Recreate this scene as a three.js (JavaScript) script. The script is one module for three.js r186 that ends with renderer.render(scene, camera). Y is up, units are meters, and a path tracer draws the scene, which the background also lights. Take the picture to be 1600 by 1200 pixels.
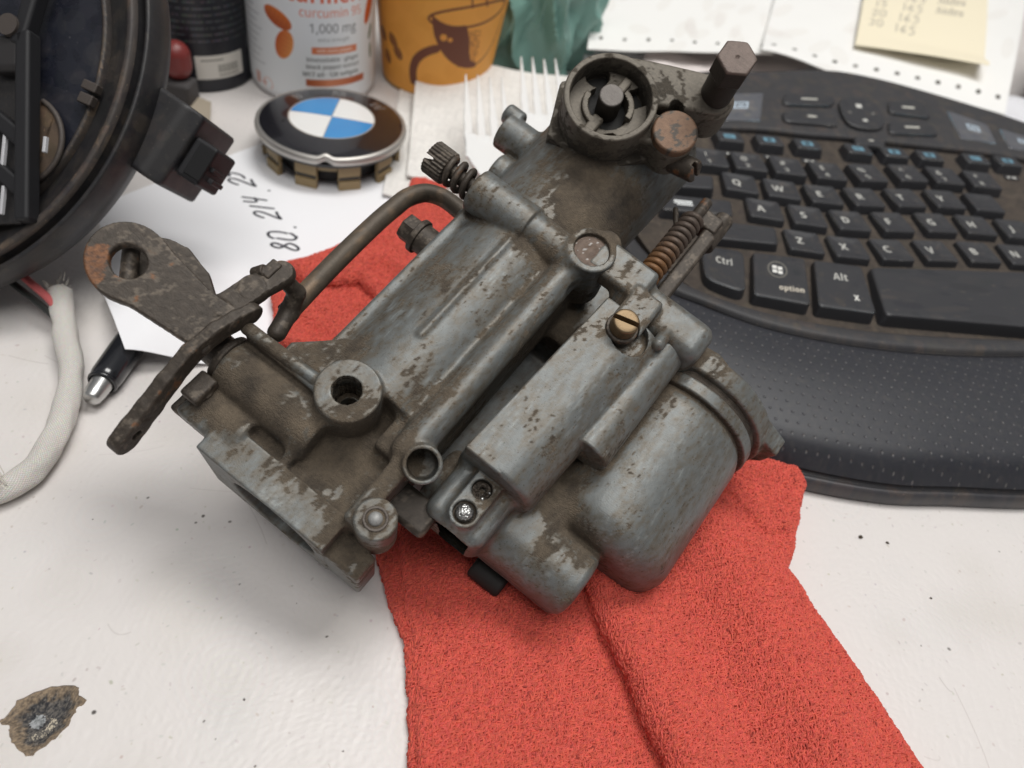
import * as THREE from 'three';
import { ImprovedNoise } from 'three/addons/math/ImprovedNoise.js';
import { mergeGeometries, mergeVertices, toCreasedNormals } from 'three/addons/utils/BufferGeometryUtils.js';
import { RoundedBoxGeometry } from 'three/addons/geometries/RoundedBoxGeometry.js';
import { RectAreaLightUniformsLib } from 'three/addons/lights/RectAreaLightUniformsLib.js';

// ---------------------------------------------------------------- camera, light, exposure
const scene = new THREE.Scene();
const camera = new THREE.PerspectiveCamera(52.8, 4 / 3, 0.01, 30);
{
  // phone held 195 mm above the desk, pitched 44.6 degrees down and rolled 11.5 degrees
  const X = new THREE.Vector3(0.97898, 0.145207, -0.143221), Yd = new THREE.Vector3(0.203954, -0.696994, 0.687461), Zf = new THREE.Vector3(0, -0.702221, -0.711959);
  const m = new THREE.Matrix4().makeBasis(X, Yd.clone().negate(), Zf.clone().negate());
  camera.quaternion.setFromRotationMatrix(m);
  camera.position.set(0, 0.195, 0);
  camera.focus = 0.2;
  camera.userData.fStop = 13;
}
const renderer = new THREE.WebGLRenderer({ antialias: true });
renderer.setSize(1024, 768);
renderer.toneMapping = THREE.LinearToneMapping;
renderer.toneMappingExposure = 0.94;
renderer.shadowMap.enabled = true;
RectAreaLightUniformsLib.init();
scene.background = new THREE.Color().setRGB(0.2, 0.2, 0.205);      // the dim room all around
const LAMPS = [[0.1, 1.55, 0.42, 1.2, 0.6, 4.6, [1, 0.985, 0.955]], [0.3, 1.6, -0.5, 0.9, 0.5, 12.4, [1, 0.985, 0.955]]];
scene.add(camera);

// ---------------------------------------------------------------- helpers
const MM = 0.001;
const used = {};
const numbered = (n) => { used[n] = (used[n] ?? -1) + 1; return used[n] ? n + '_' + String(used[n]).padStart(3, '0') : n; };
function rng(seed) { let s = seed >>> 0; return () => { s = (s + 0x6d2b79f5) | 0; let t = Math.imul(s ^ (s >>> 15), 1 | s); t = (t + Math.imul(t ^ (t >>> 7), 61 | t)) ^ t; return ((t ^ (t >>> 14)) >>> 0) / 4294967296; }; }
const IN = new ImprovedNoise();
const noise = (x, y, z) => IN.noise(x + 31.7, y + 17.3, z + 53.1);
const fbm = (x, y, z, o = 4) => { let s = 0, a = 0.5; for (let i = 0; i < o; i++) { s += a * noise(x, y, z); x = x * 2.03 + 5.1; y = y * 2.03 + 1.7; z = z * 2.03 + 9.2; a *= 0.5; } return s; };
const clamp = (x, a = 0, b = 1) => Math.min(b, Math.max(a, x));
const sstep = (a, b, x) => { const t = clamp((x - a) / (b - a)); return t * t * (3 - 2 * t); };
const mix = (a, b, t) => a + (b - a) * t;
const mix3 = (a, b, t) => [mix(a[0], b[0], t), mix(a[1], b[1], t), mix(a[2], b[2], t)];
const V3 = (x, y, z) => new THREE.Vector3(x, y, z);

function toMetres(g) { if (!g.userData.metres) { g.scale(MM, MM, MM); g.userData.metres = true; } return g; }
function put(name, g, m, parent = scene, pos) {          // one named mesh, its geometry given in millimetres
  const o = new THREE.Mesh(toMetres(g), m);
  o.name = parent === scene ? numbered(name) : name;
  o.castShadow = o.receiveShadow = true;
  if (pos) o.position.set(pos[0] * MM, pos[1] * MM, pos[2] * MM);
  parent.add(o);
  return o;
}
function thing(name, label, category, pos = [0, 0, 0], group) {
  const o = new THREE.Group(); o.name = numbered(name); scene.add(o);
  o.position.set(pos[0] * MM, pos[1] * MM, pos[2] * MM);
  return tag(o, label, category, group);
}
function tag(o, label, category, group) { o.userData = { label, category }; if (group) o.userData.group = group; return o; }
const merge = (list) => mergeGeometries(list.map((g) => { g = g.index ? g.toNonIndexed() : g; for (const k of Object.keys(g.attributes)) if (!['position', 'normal', 'uv'].includes(k)) g.deleteAttribute(k); return g; }));
const canvasTex = (w, h, draw, srgb = true, rep) => {
  const c = document.createElement('canvas'); c.width = w; c.height = h;
  draw(c.getContext('2d'), w, h);
  const t = new THREE.CanvasTexture(c);
  t.wrapS = t.wrapT = THREE.RepeatWrapping;
  if (srgb) t.colorSpace = THREE.SRGBColorSpace;
  if (rep) t.repeat.set(rep, rep);
  return t;
};
function dataTex(n, f, srgb, rep) {                        // f(u,v) -> [r,g,b] 0..1
  const d = new Uint8Array(n * n * 4);
  for (let j = 0; j < n; j++) for (let i = 0; i < n; i++) { const c = f(i / n, j / n), k = (j * n + i) * 4; d[k] = clamp(c[0]) * 255; d[k + 1] = clamp(c[1]) * 255; d[k + 2] = clamp(c[2]) * 255; d[k + 3] = 255; }
  const t = new THREE.DataTexture(d, n, n); t.wrapS = t.wrapT = THREE.RepeatWrapping; t.magFilter = t.minFilter = THREE.LinearFilter; t.needsUpdate = true;
  if (srgb) t.colorSpace = THREE.SRGBColorSpace;
  if (rep) t.repeat.set(rep, rep);
  return t;
}
// tiling noise on a torus of period p
const tnoise = (u, v, f, s = 0) => { const a = u * Math.PI * 2, b = v * Math.PI * 2, r = f / (Math.PI * 2); return (noise(Math.cos(a) * r + s, Math.sin(a) * r, Math.cos(b) * r) + noise(Math.sin(b) * r + s, Math.cos(a) * r + 7, Math.sin(a) * r + Math.sin(b) * r)) * 0.8; };
// box-mapped uv in metres; splits vertices between the three planes
function boxUV(g) {
  const P = g.attributes.position, N = g.attributes.normal, Cc = g.attributes.color, I = g.index, nt = I.count / 3;
  const map = new Map(), pos = [], nor = [], uv = [], col = [], idx = new Uint32Array(I.count);
  for (let t = 0; t < nt; t++) {
    const a = I.getX(t * 3), b = I.getX(t * 3 + 1), c = I.getX(t * 3 + 2);
    const nx = Math.abs(N.getX(a) + N.getX(b) + N.getX(c)), ny = Math.abs(N.getY(a) + N.getY(b) + N.getY(c)), nz = Math.abs(N.getZ(a) + N.getZ(b) + N.getZ(c));
    const ax = nx > ny && nx > nz ? 0 : ny >= nz ? 1 : 2;
    for (let k = 0; k < 3; k++) {
      const v = I.getX(t * 3 + k), key = v * 3 + ax;
      let w = map.get(key);
      if (w === undefined) {
        w = pos.length / 3; map.set(key, w);
        const x = P.getX(v), y = P.getY(v), z = P.getZ(v);
        pos.push(x, y, z); nor.push(N.getX(v), N.getY(v), N.getZ(v));
        if (Cc) col.push(Cc.getX(v), Cc.getY(v), Cc.getZ(v));
        if (ax === 0) uv.push(z * MM, y * MM); else if (ax === 1) uv.push(x * MM, z * MM); else uv.push(x * MM, y * MM);
      }
      idx[t * 3 + k] = w;
    }
  }
  const o = new THREE.BufferGeometry();
  o.setAttribute('position', new THREE.Float32BufferAttribute(pos, 3)); o.setAttribute('normal', new THREE.Float32BufferAttribute(nor, 3)); o.setAttribute('uv', new THREE.Float32BufferAttribute(uv, 2));
  if (Cc) o.setAttribute('color', new THREE.Float32BufferAttribute(col, 3));
  o.setIndex(new THREE.BufferAttribute(idx, 1));
  for (const gr of g.groups) o.addGroup(gr.start, gr.count, gr.materialIndex);
  return o;
}

// ---------------------------------------------------------------- solids described by distance, meshed by surface nets (millimetres)
const { hypot, max, min, abs } = Math;
const smin = (a, b, k) => { const h = max(k - abs(a - b), 0) / k; return min(a, b) - h * h * k * 0.25; };
const smax = (a, b, k) => -smin(-a, -b, k);
const rnd2 = (q, l, r) => min(max(q, l), 0) + hypot(max(q, 0), max(l, 0)) - r;
const cylX = (x, y, z, x0, x1, cy, cz, r, e = 0.4) => rnd2(hypot(y - cy, z - cz) - r + e, max(x0 + e - x, x - x1 + e), e);
const cylY = (x, y, z, y0, y1, cx, cz, r, e = 0.4) => rnd2(hypot(x - cx, z - cz) - r + e, max(y0 + e - y, y - y1 + e), e);
const cylZ = (x, y, z, z0, z1, cx, cy, r, e = 0.4) => rnd2(hypot(x - cx, y - cy) - r + e, max(z0 + e - z, z - z1 + e), e);
const box = (x, y, z, x0, x1, y0, y1, z0, z1, e = 0.5) => {
  const a = abs(x - (x0 + x1) / 2) - (x1 - x0) / 2 + e, b = abs(y - (y0 + y1) / 2) - (y1 - y0) / 2 + e, c = abs(z - (z0 + z1) / 2) - (z1 - z0) / 2 + e;
  return hypot(max(a, 0), max(b, 0), max(c, 0)) + min(max(a, b, c), 0) - e;
};
const caps = (x, y, z, ax, ay, az, bx, by, bz, r, r2 = r) => {
  const px = x - ax, py = y - ay, pz = z - az, dx = bx - ax, dy = by - ay, dz = bz - az, t = clamp((px * dx + py * dy + pz * dz) / (dx * dx + dy * dy + dz * dz));
  return hypot(px - dx * t, py - dy * t, pz - dz * t) - mix(r, r2, t);
};
const cylS = (x, y, z, ax, ay, az, bx, by, bz, r, e = 0.3) => {
  const px = x - ax, py = y - ay, pz = z - az; let dx = bx - ax, dy = by - ay, dz = bz - az; const L = hypot(dx, dy, dz); dx /= L; dy /= L; dz /= L;
  const t = px * dx + py * dy + pz * dz, q = hypot(px - dx * t, py - dy * t, pz - dz * t);
  return rnd2(q - r + e, max(e - t, t - L + e), e);
};
const hexS = (x, y, z, y0, y1, cx, cz, r, rot = 0, e = 0.3) => {          // hexagonal prism along y, r across flats / 2
  const px = x - cx, pz = z - cz; let q = -1e9;
  for (let k = 0; k < 3; k++) { const a = rot + k * Math.PI / 3; q = max(q, abs(px * Math.cos(a) + pz * Math.sin(a)) - r + e); }
  return rnd2(q, max(y0 + e - y, y - y1 + e), e);
};
const poly2 = (P) => {                                                     // signed distance to a polygon in x, z
  const n = P.length;
  return (x, z) => {
    let d = 1e18, s = 1;
    for (let i = 0, j = n - 1; i < n; j = i++) {
      const ex = P[j][0] - P[i][0], ez = P[j][1] - P[i][1], wx = x - P[i][0], wz = z - P[i][1], t = clamp((wx * ex + wz * ez) / (ex * ex + ez * ez)), bx = wx - ex * t, bz = wz - ez * t;
      d = min(d, bx * bx + bz * bz);
      const c1 = z >= P[i][1], c2 = z < P[j][1], c3 = ex * wz > ez * wx;
      if ((c1 && c2 && c3) || (!c1 && !c2 && !c3)) s = -s;
    }
    return s * Math.sqrt(d);
  };
};
function solid(f, lo, hi, cell, opt = {}) {
  const nx = Math.ceil((hi[0] - lo[0]) / cell) + 1, ny = Math.ceil((hi[1] - lo[1]) / cell) + 1, nz = Math.ceil((hi[2] - lo[2]) / cell) + 1;
  const G = new Float32Array(nx * ny * nz), B = 6, half = cell * B * 0.87 * (opt.slack ?? 1.35) + (opt.amp ?? 0);
  const fd = opt.disp ? (x, y, z) => f(x, y, z) + opt.disp(x, y, z) : f;
  for (let bk = 0; bk < nz; bk += B) for (let bj = 0; bj < ny; bj += B) for (let bi = 0; bi < nx; bi += B) {
    const c = f(lo[0] + (bi + (B - 1) / 2) * cell, lo[1] + (bj + (B - 1) / 2) * cell, lo[2] + (bk + (B - 1) / 2) * cell), far = abs(c) > half;
    for (let k = bk; k < min(bk + B, nz); k++) for (let j = bj; j < min(bj + B, ny); j++) for (let i = bi; i < min(bi + B, nx); i++)
      G[(k * ny + j) * nx + i] = i === 0 || j === 0 || k === 0 || i === nx - 1 || j === ny - 1 || k === nz - 1 ? 1 : far ? c : fd(lo[0] + i * cell, lo[1] + j * cell, lo[2] + k * cell);
  }
  const id = new Int32Array(nx * ny * nz).fill(-1), pos = [], E = [[0, 1], [2, 3], [4, 5], [6, 7], [0, 2], [1, 3], [4, 6], [5, 7], [0, 4], [1, 5], [2, 6], [3, 7]];
  const off = [0, 1, nx, nx + 1, nx * ny, nx * ny + 1, nx * ny + nx, nx * ny + nx + 1], g = new Float64Array(8);
  for (let k = 0; k < nz - 1; k++) for (let j = 0; j < ny - 1; j++) for (let i = 0; i < nx - 1; i++) {
    const at = (k * ny + j) * nx + i; let m = 0;
    for (let c = 0; c < 8; c++) { g[c] = G[at + off[c]]; if (g[c] < 0) m |= 1 << c; }
    if (m === 0 || m === 255) continue;
    let sx = 0, sy = 0, sz = 0, n = 0;
    for (const [a, b] of E) if ((g[a] < 0) !== (g[b] < 0)) {
      const t = g[a] / (g[a] - g[b]);
      sx += (a & 1) + t * ((b & 1) - (a & 1)); sy += ((a >> 1) & 1) + t * (((b >> 1) & 1) - ((a >> 1) & 1)); sz += (a >> 2) + t * ((b >> 2) - (a >> 2)); n++;
    }
    id[at] = pos.length / 3; pos.push(lo[0] + (i + sx / n) * cell, lo[1] + (j + sy / n) * cell, lo[2] + (k + sz / n) * cell);
  }
  const idx = [];
  const quad = (a, b, c, d, flip) => { if (a < 0 || b < 0 || c < 0 || d < 0) return; if (flip) idx.push(a, b, c, a, c, d); else idx.push(a, c, b, a, d, c); };
  for (let k = 1; k < nz - 1; k++) for (let j = 1; j < ny - 1; j++) for (let i = 1; i < nx - 1; i++) {
    const at = (k * ny + j) * nx + i, s = G[at] < 0;
    if (s !== G[at + 1] < 0) quad(id[at], id[at - nx], id[at - nx - nx * ny], id[at - nx * ny], s);
    if (s !== G[at + nx] < 0) quad(id[at], id[at - nx * ny], id[at - 1 - nx * ny], id[at - 1], s);
    if (s !== G[at + nx * ny] < 0) quad(id[at], id[at - 1], id[at - 1 - nx], id[at - nx], s);
  }
  const N = pos.length / 3, P = new Float32Array(pos), Nn = new Float32Array(pos.length), h = opt.h ?? 0.12;
  for (let v = 0; v < N; v++) {
    let x = P[v * 3], y = P[v * 3 + 1], z = P[v * 3 + 2], gx, gy, gz;
    for (let it = 0; it < 2; it++) {
      gx = fd(x + h, y, z) - fd(x - h, y, z); gy = fd(x, y + h, z) - fd(x, y - h, z); gz = fd(x, y, z + h) - fd(x, y, z - h);
      const L = hypot(gx, gy, gz) || 1; gx /= L; gy /= L; gz /= L;
      if (it === 0) { const d = clamp(fd(x, y, z), -cell * 0.6, cell * 0.6); x -= gx * d; y -= gy * d; z -= gz * d; }
    }
    P[v * 3] = x; P[v * 3 + 1] = y; P[v * 3 + 2] = z; Nn[v * 3] = gx; Nn[v * 3 + 1] = gy; Nn[v * 3 + 2] = gz;
  }
  let ge = new THREE.BufferGeometry();
  ge.setAttribute('position', new THREE.BufferAttribute(P, 3)); ge.setAttribute('normal', new THREE.BufferAttribute(Nn, 3));
  let index = idx;
  if (opt.color) {                                          // color(x,y,z,nx,ny,nz) -> [r,g,b,grime 0..1]
    const C = new Float32Array(N * 3), D = new Float32Array(N);
    for (let v = 0; v < N; v++) { const c = opt.color(P[v * 3], P[v * 3 + 1], P[v * 3 + 2], Nn[v * 3], Nn[v * 3 + 1], Nn[v * 3 + 2]); C[v * 3] = c[0]; C[v * 3 + 1] = c[1]; C[v * 3 + 2] = c[2]; D[v] = c[3] ?? 0; }
    ge.setAttribute('color', new THREE.BufferAttribute(C, 3));
    if (opt.two) {
      const a = [], b = [];
      for (let t = 0; t < idx.length; t += 3) (D[idx[t]] + D[idx[t + 1]] + D[idx[t + 2]] > 1.5 ? b : a).push(idx[t], idx[t + 1], idx[t + 2]);
      index = a.concat(b);
      if (a.length) ge.addGroup(0, a.length, 0);
      if (b.length) ge.addGroup(a.length, b.length, a.length ? 1 : 1);
    }
  }
  ge.setIndex(new THREE.BufferAttribute(new Uint32Array(index), 1));
  return opt.uv === false ? ge : boxUV(ge);
}
function fromIndexed(P, idx, uv) { const g = new THREE.BufferGeometry(); g.setAttribute('position', new THREE.Float32BufferAttribute(P, 3)); if (uv) g.setAttribute('uv', new THREE.Float32BufferAttribute(uv, 2)); g.setIndex(idx); g.computeVertexNormals(); return g; }
function grid(nu, nv, f) {                                  // f(u,v) -> [x,y,z]
  const P = [], uv = [], I = [];
  for (let j = 0; j <= nv; j++) for (let i = 0; i <= nu; i++) { const p = f(i / nu, j / nv); P.push(p[0], p[1], p[2]); uv.push(p[3] ?? i / nu, p[4] ?? j / nv); }
  for (let j = 0; j < nv; j++) for (let i = 0; i < nu; i++) { const a = j * (nu + 1) + i, b = a + 1, c = a + nu + 1, d = c + 1; I.push(a, b, d, a, d, c); }
  return fromIndexed(P, I, uv);
}
const curve = (pts) => new THREE.CatmullRomCurve3(pts.map((p) => V3(p[0], p[1], p[2] ?? 0)), false, 'centripetal');
const std = (o) => new THREE.MeshStandardMaterial(o);
const phys = (o) => new THREE.MeshPhysicalMaterial(o);
const lin = (r, g, b) => new THREE.Color().setRGB(r, g, b);

// ceiling lights that make the soft highlights on the metal
for (const [x, y, z, w, h, L, c] of LAMPS) {
  const q = thing('ceiling_light', z > 0 ? 'larger white ceiling light panel above the near edge of the desk' : 'smaller white ceiling light panel above the keyboard', 'ceiling light', [x * 1000, y * 1000, z * 1000], 'ceiling light panels');
  put('housing', new THREE.BoxGeometry(w * 1000 + 40, 50, h * 1000 + 40).translate(0, 30, 0), std({ color: 0xdddddd, roughness: 0.6 }), q);
  const p = put('diffuser', new THREE.BoxGeometry(w * 1000, 6, h * 1000).translate(0, 2, 0), std({ color: 0xffffff, emissive: lin(...c), emissiveIntensity: 1 }), q);
  p.castShadow = false;
  const l = new THREE.RectAreaLight(lin(...c), L, w, h);
  l.position.set(x, y - 0.004, z); l.lookAt(x, 0, z); scene.add(l);
}

// ---------------------------------------------------------------- desk
const HOLE = [[-98.6, -57], [-97.9, -61.2], [-96.3, -63], [-92.5, -65.9], [-87.8, -67], [-86, -66.8], [-85.4, -65.3], [-83.3, -64.4], [-83.3, -63.4], [-84.4, -62.4], [-84.1, -61], [-84.2, -58.4], [-84.7, -55.4], [-86.4, -53.2], [-87.9, -50.8], [-89.3, -50.3], [-93.2, -51.9], [-95.6, -54.2], [-96.4, -55.8], [-98.6, -55.7], [-99.6, -55.9]];
const ragged = (P, n, amp, s) => { const o = []; for (let i = 0; i < P.length; i++) { const a = P[i], b = P[(i + 1) % P.length]; for (let k = 0; k < n; k++) { const t = k / n, x = mix(a[0], b[0], t), z = mix(a[1], b[1], t); o.push([x + amp * noise(x * 1.1, s, z * 1.1), z + amp * noise(x * 1.1, s + 9, z * 1.1)]); } } return o; };
const HOLE2 = ragged(HOLE, 4, 0.55, 3), holeD = poly2(HOLE2);
const deskTex = canvasTex(2048, 2048, (g, w) => {            // half a metre of worn white laminate
  const r = rng(11);
  g.fillStyle = 'rgb(218,213,210)'; g.fillRect(0, 0, w, w);
  for (let i = 0; i < 900; i++) { const x = r() * w, y = r() * w, s = 8 + r() * 60; const c = r() < 0.5 ? '196,190,182' : '206,205,203', gr = g.createRadialGradient(x, y, 0, x, y, s); gr.addColorStop(0, `rgba(${c},${0.1 + r() * 0.2})`); gr.addColorStop(1, `rgba(${c},0)`); g.fillStyle = gr; g.beginPath(); g.arc(x, y, s, 0, 7); g.fill(); }
  for (let i = 0; i < 6500; i++) { const a = 0.07 + r() * r() * 0.42; g.fillStyle = `rgba(${120 + r() * 40},${110 + r() * 40},${100 + r() * 40},${a})`; g.beginPath(); g.ellipse(r() * w, r() * w, 0.6 + r() * 2.2, 0.5 + r() * 1.2, r() * 3, 0, 7); g.fill(); }
  for (let i = 0; i < 520; i++) { g.fillStyle = `rgba(35,30,27,${0.35 + r() * 0.5})`; const s = 0.6 + r() * r() * 2.6; g.beginPath(); g.ellipse(r() * w, r() * w, s, s * (0.5 + r() * 0.5), r() * 3, 0, 7); g.fill(); }
  for (let i = 0; i < 170; i++) { g.strokeStyle = `rgba(112,100,92,${0.08 + r() * 0.22})`; g.lineWidth = 0.6 + r() * 0.8; const x = r() * w, y = r() * w, a = r() * 6.3, L = 15 + r() * 110; g.beginPath(); g.moveTo(x, y); g.quadraticCurveTo(x + Math.cos(a) * L * 0.5 + r() * 14, y + Math.sin(a) * L * 0.5 + r() * 14, x + Math.cos(a) * L, y + Math.sin(a) * L); g.stroke(); }
  for (let i = 0; i < 26; i++) { g.strokeStyle = `rgba(160,120,90,0.16)`; g.lineWidth = 2 + r() * 4; const x = r() * w, y = r() * w; g.beginPath(); g.moveTo(x, y); g.lineTo(x + r() * 18, y + r() * 10); g.stroke(); }
}, true, 2);
const deskBump = dataTex(512, (u, v) => { const a = 0.5 + 0.5 * tnoise(u, v, 46, 1); return [a, a, a]; }, false, 14);
const deskMat = std({ map: deskTex, bumpMap: deskBump, bumpScale: 0.00012, roughness: 0.42 });
let desk;
{
  const s = new THREE.Shape([[-700, 60], [700, 60], [700, -1300], [-700, -1300]].map((p) => new THREE.Vector2(p[0], -p[1])));
  s.holes.push(new THREE.Path(HOLE2.map((p) => new THREE.Vector2(p[0], -p[1]))));
  const g = new THREE.ExtrudeGeometry(s, { depth: 25, bevelEnabled: false }); g.rotateX(-Math.PI / 2); g.translate(0, -25, 0);
  const P = g.attributes.position, uv = g.attributes.uv; for (let i = 0; i < P.count; i++) uv.setXY(i, P.getX(i) * MM, -P.getZ(i) * MM);
  desk = put('desk_top', g, deskMat); desk.userData = { kind: 'structure', label: 'scuffed white laminate desk top with a chipped hole near its front left' };
  const cr = grid(130, 130, (u, v) => { const x = -101 + u * 19.5, z = -69 + v * 20.5, d = -holeD(x, z); return [x, d < -0.4 ? -0.6 : -0.25 - 2.2 * sstep(0, 4.2, d) - (0.55 + 0.5 * sstep(1, 3, d)) * (0.5 + fbm(x * 0.9, 2, z * 0.9)) * sstep(-0.4, 1, d), z]; });
  const C = new Float32Array(cr.attributes.position.count * 3);
  for (let i = 0; i < C.length / 3; i++) {
    const x = cr.attributes.position.getX(i), z = cr.attributes.position.getZ(i), q = x * 0.45 - z * 0.9, p = x * 0.9 + z * 0.45, d = -holeD(x, z) + 3.2 * fbm(q * 0.5, 5, p * 1.1), n = fbm(q * 1.2, 8, p * 2.6) + 0.25 * noise(q * 2.2, 3, p * 3.5), gd = hypot(x + 92.3, z + 58.5) + 2 * n;
    let c = mix3(mix3([0.30, 0.225, 0.15], [0.13, 0.10, 0.075], clamp(0.5 + 1.8 * n)), mix3([0.15, 0.135, 0.12], [0.028, 0.029, 0.034], clamp(0.55 + 2.2 * n)), sstep(1.0, 2.8, d));
    if (gd < 1.5 + n) c = mix3([0.36, 0.37, 0.38], [0.16, 0.17, 0.17], clamp(0.5 + 2 * n)); else if (hypot((p - 103.5 + 0) * 0, 0) === 0 && gd > 3 && gd < 4.6 && n > 0.06 && x > -92 && z > -60) c = [0.52, 0.46, 0.36];
    C.set(c, i * 3);
  }
  cr.setAttribute('color', new THREE.BufferAttribute(C, 3));
  put('chipped_patch', cr, std({ vertexColors: true, roughness: 0.85 }), desk);
}
// crumbs on the desk
{
  const crumb = (x, z, s, k, label) => { const f = (a, b, c) => hypot(a / 1.3, b / 0.7, c) - s + s * 0.5 * noise(a * 1.1 / s + k, b / s, c * 1.1 / s); tag(put('crumb', solid(f, [-2 * s, -1.2 * s, -2 * s], [2 * s, 1.2 * s, 2 * s], s / 7, { uv: true }), std({ color: lin(0.06, 0.045, 0.03), roughness: 0.9 }), scene, [x, s * 0.5, z]), label, 'crumb', 'crumbs of dirt on the desk'); };
  crumb(121, -161, 0.62, 2, 'larger dark brown crumb of dirt on the white desk below the keyboard');
  crumb(130, -161, 0.42, 7, 'smaller dark crumb of dirt right of the larger crumb below the keyboard');
  crumb(140, -143, 0.32, 4, 'tiny dark speck of grit on the bare desk right of the red towel');
}

// ---------------------------------------------------------------- red shop towel
const towelBump = canvasTex(1024, 1024, (g, w) => {
  const r = rng(5); g.fillStyle = 'rgb(70,70,70)'; g.fillRect(0, 0, w, w); g.lineCap = 'round';
  for (let i = 0; i < 6400; i++) {
    const x = r() * w, y = r() * w, b = 70 + r() * 185, s = 7 + r() * 7, a = (r() < 0.5 ? 0.9 : -0.9) + (r() - 0.5) * 0.8;
    for (const [ox, oy] of [[0, 0], [x > w - 30 ? -w : 0, y > w - 30 ? -w : 0]]) {
      g.strokeStyle = `rgb(${b},${b},${b})`; g.lineWidth = 5 + r() * 3;
      g.beginPath(); g.moveTo(x + ox - Math.cos(a) * s, y + oy - Math.sin(a) * s); g.quadraticCurveTo(x + ox + Math.sin(a) * s * 0.6, y + oy - Math.cos(a) * s * 0.6, x + ox + Math.cos(a) * s, y + oy + Math.sin(a) * s); g.stroke();
    }
  }
}, false, 1 / 0.055);
const towelTex = canvasTex(1024, 1024, (g, w) => {
  const r = rng(8); g.fillStyle = 'rgb(217,86,70)'; g.fillRect(0, 0, w, w); g.lineCap = 'round';
  for (let i = 0; i < 260; i++) { g.fillStyle = r() < 0.4 ? 'rgba(150,40,42,0.07)' : 'rgba(224,92,74,0.07)'; const s = 20 + r() * 90; g.beginPath(); g.ellipse(r() * w, r() * w, s, s * 0.7, r() * 3, 0, 7); g.fill(); }
  for (let i = 0; i < 9000; i++) { const k = r(); g.strokeStyle = k < 0.5 ? 'rgba(190,58,50,0.3)' : k < 0.93 ? 'rgba(240,124,104,0.35)' : 'rgba(110,30,32,0.4)'; g.lineWidth = 2 + r() * 2; const x = r() * w, y = r() * w, a = r() * 6.3, s = 3 + r() * 6; g.beginPath(); g.moveTo(x, y); g.lineTo(x + Math.cos(a) * s, y + Math.sin(a) * s); g.stroke(); }
}, true, 1 / 0.06);
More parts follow.
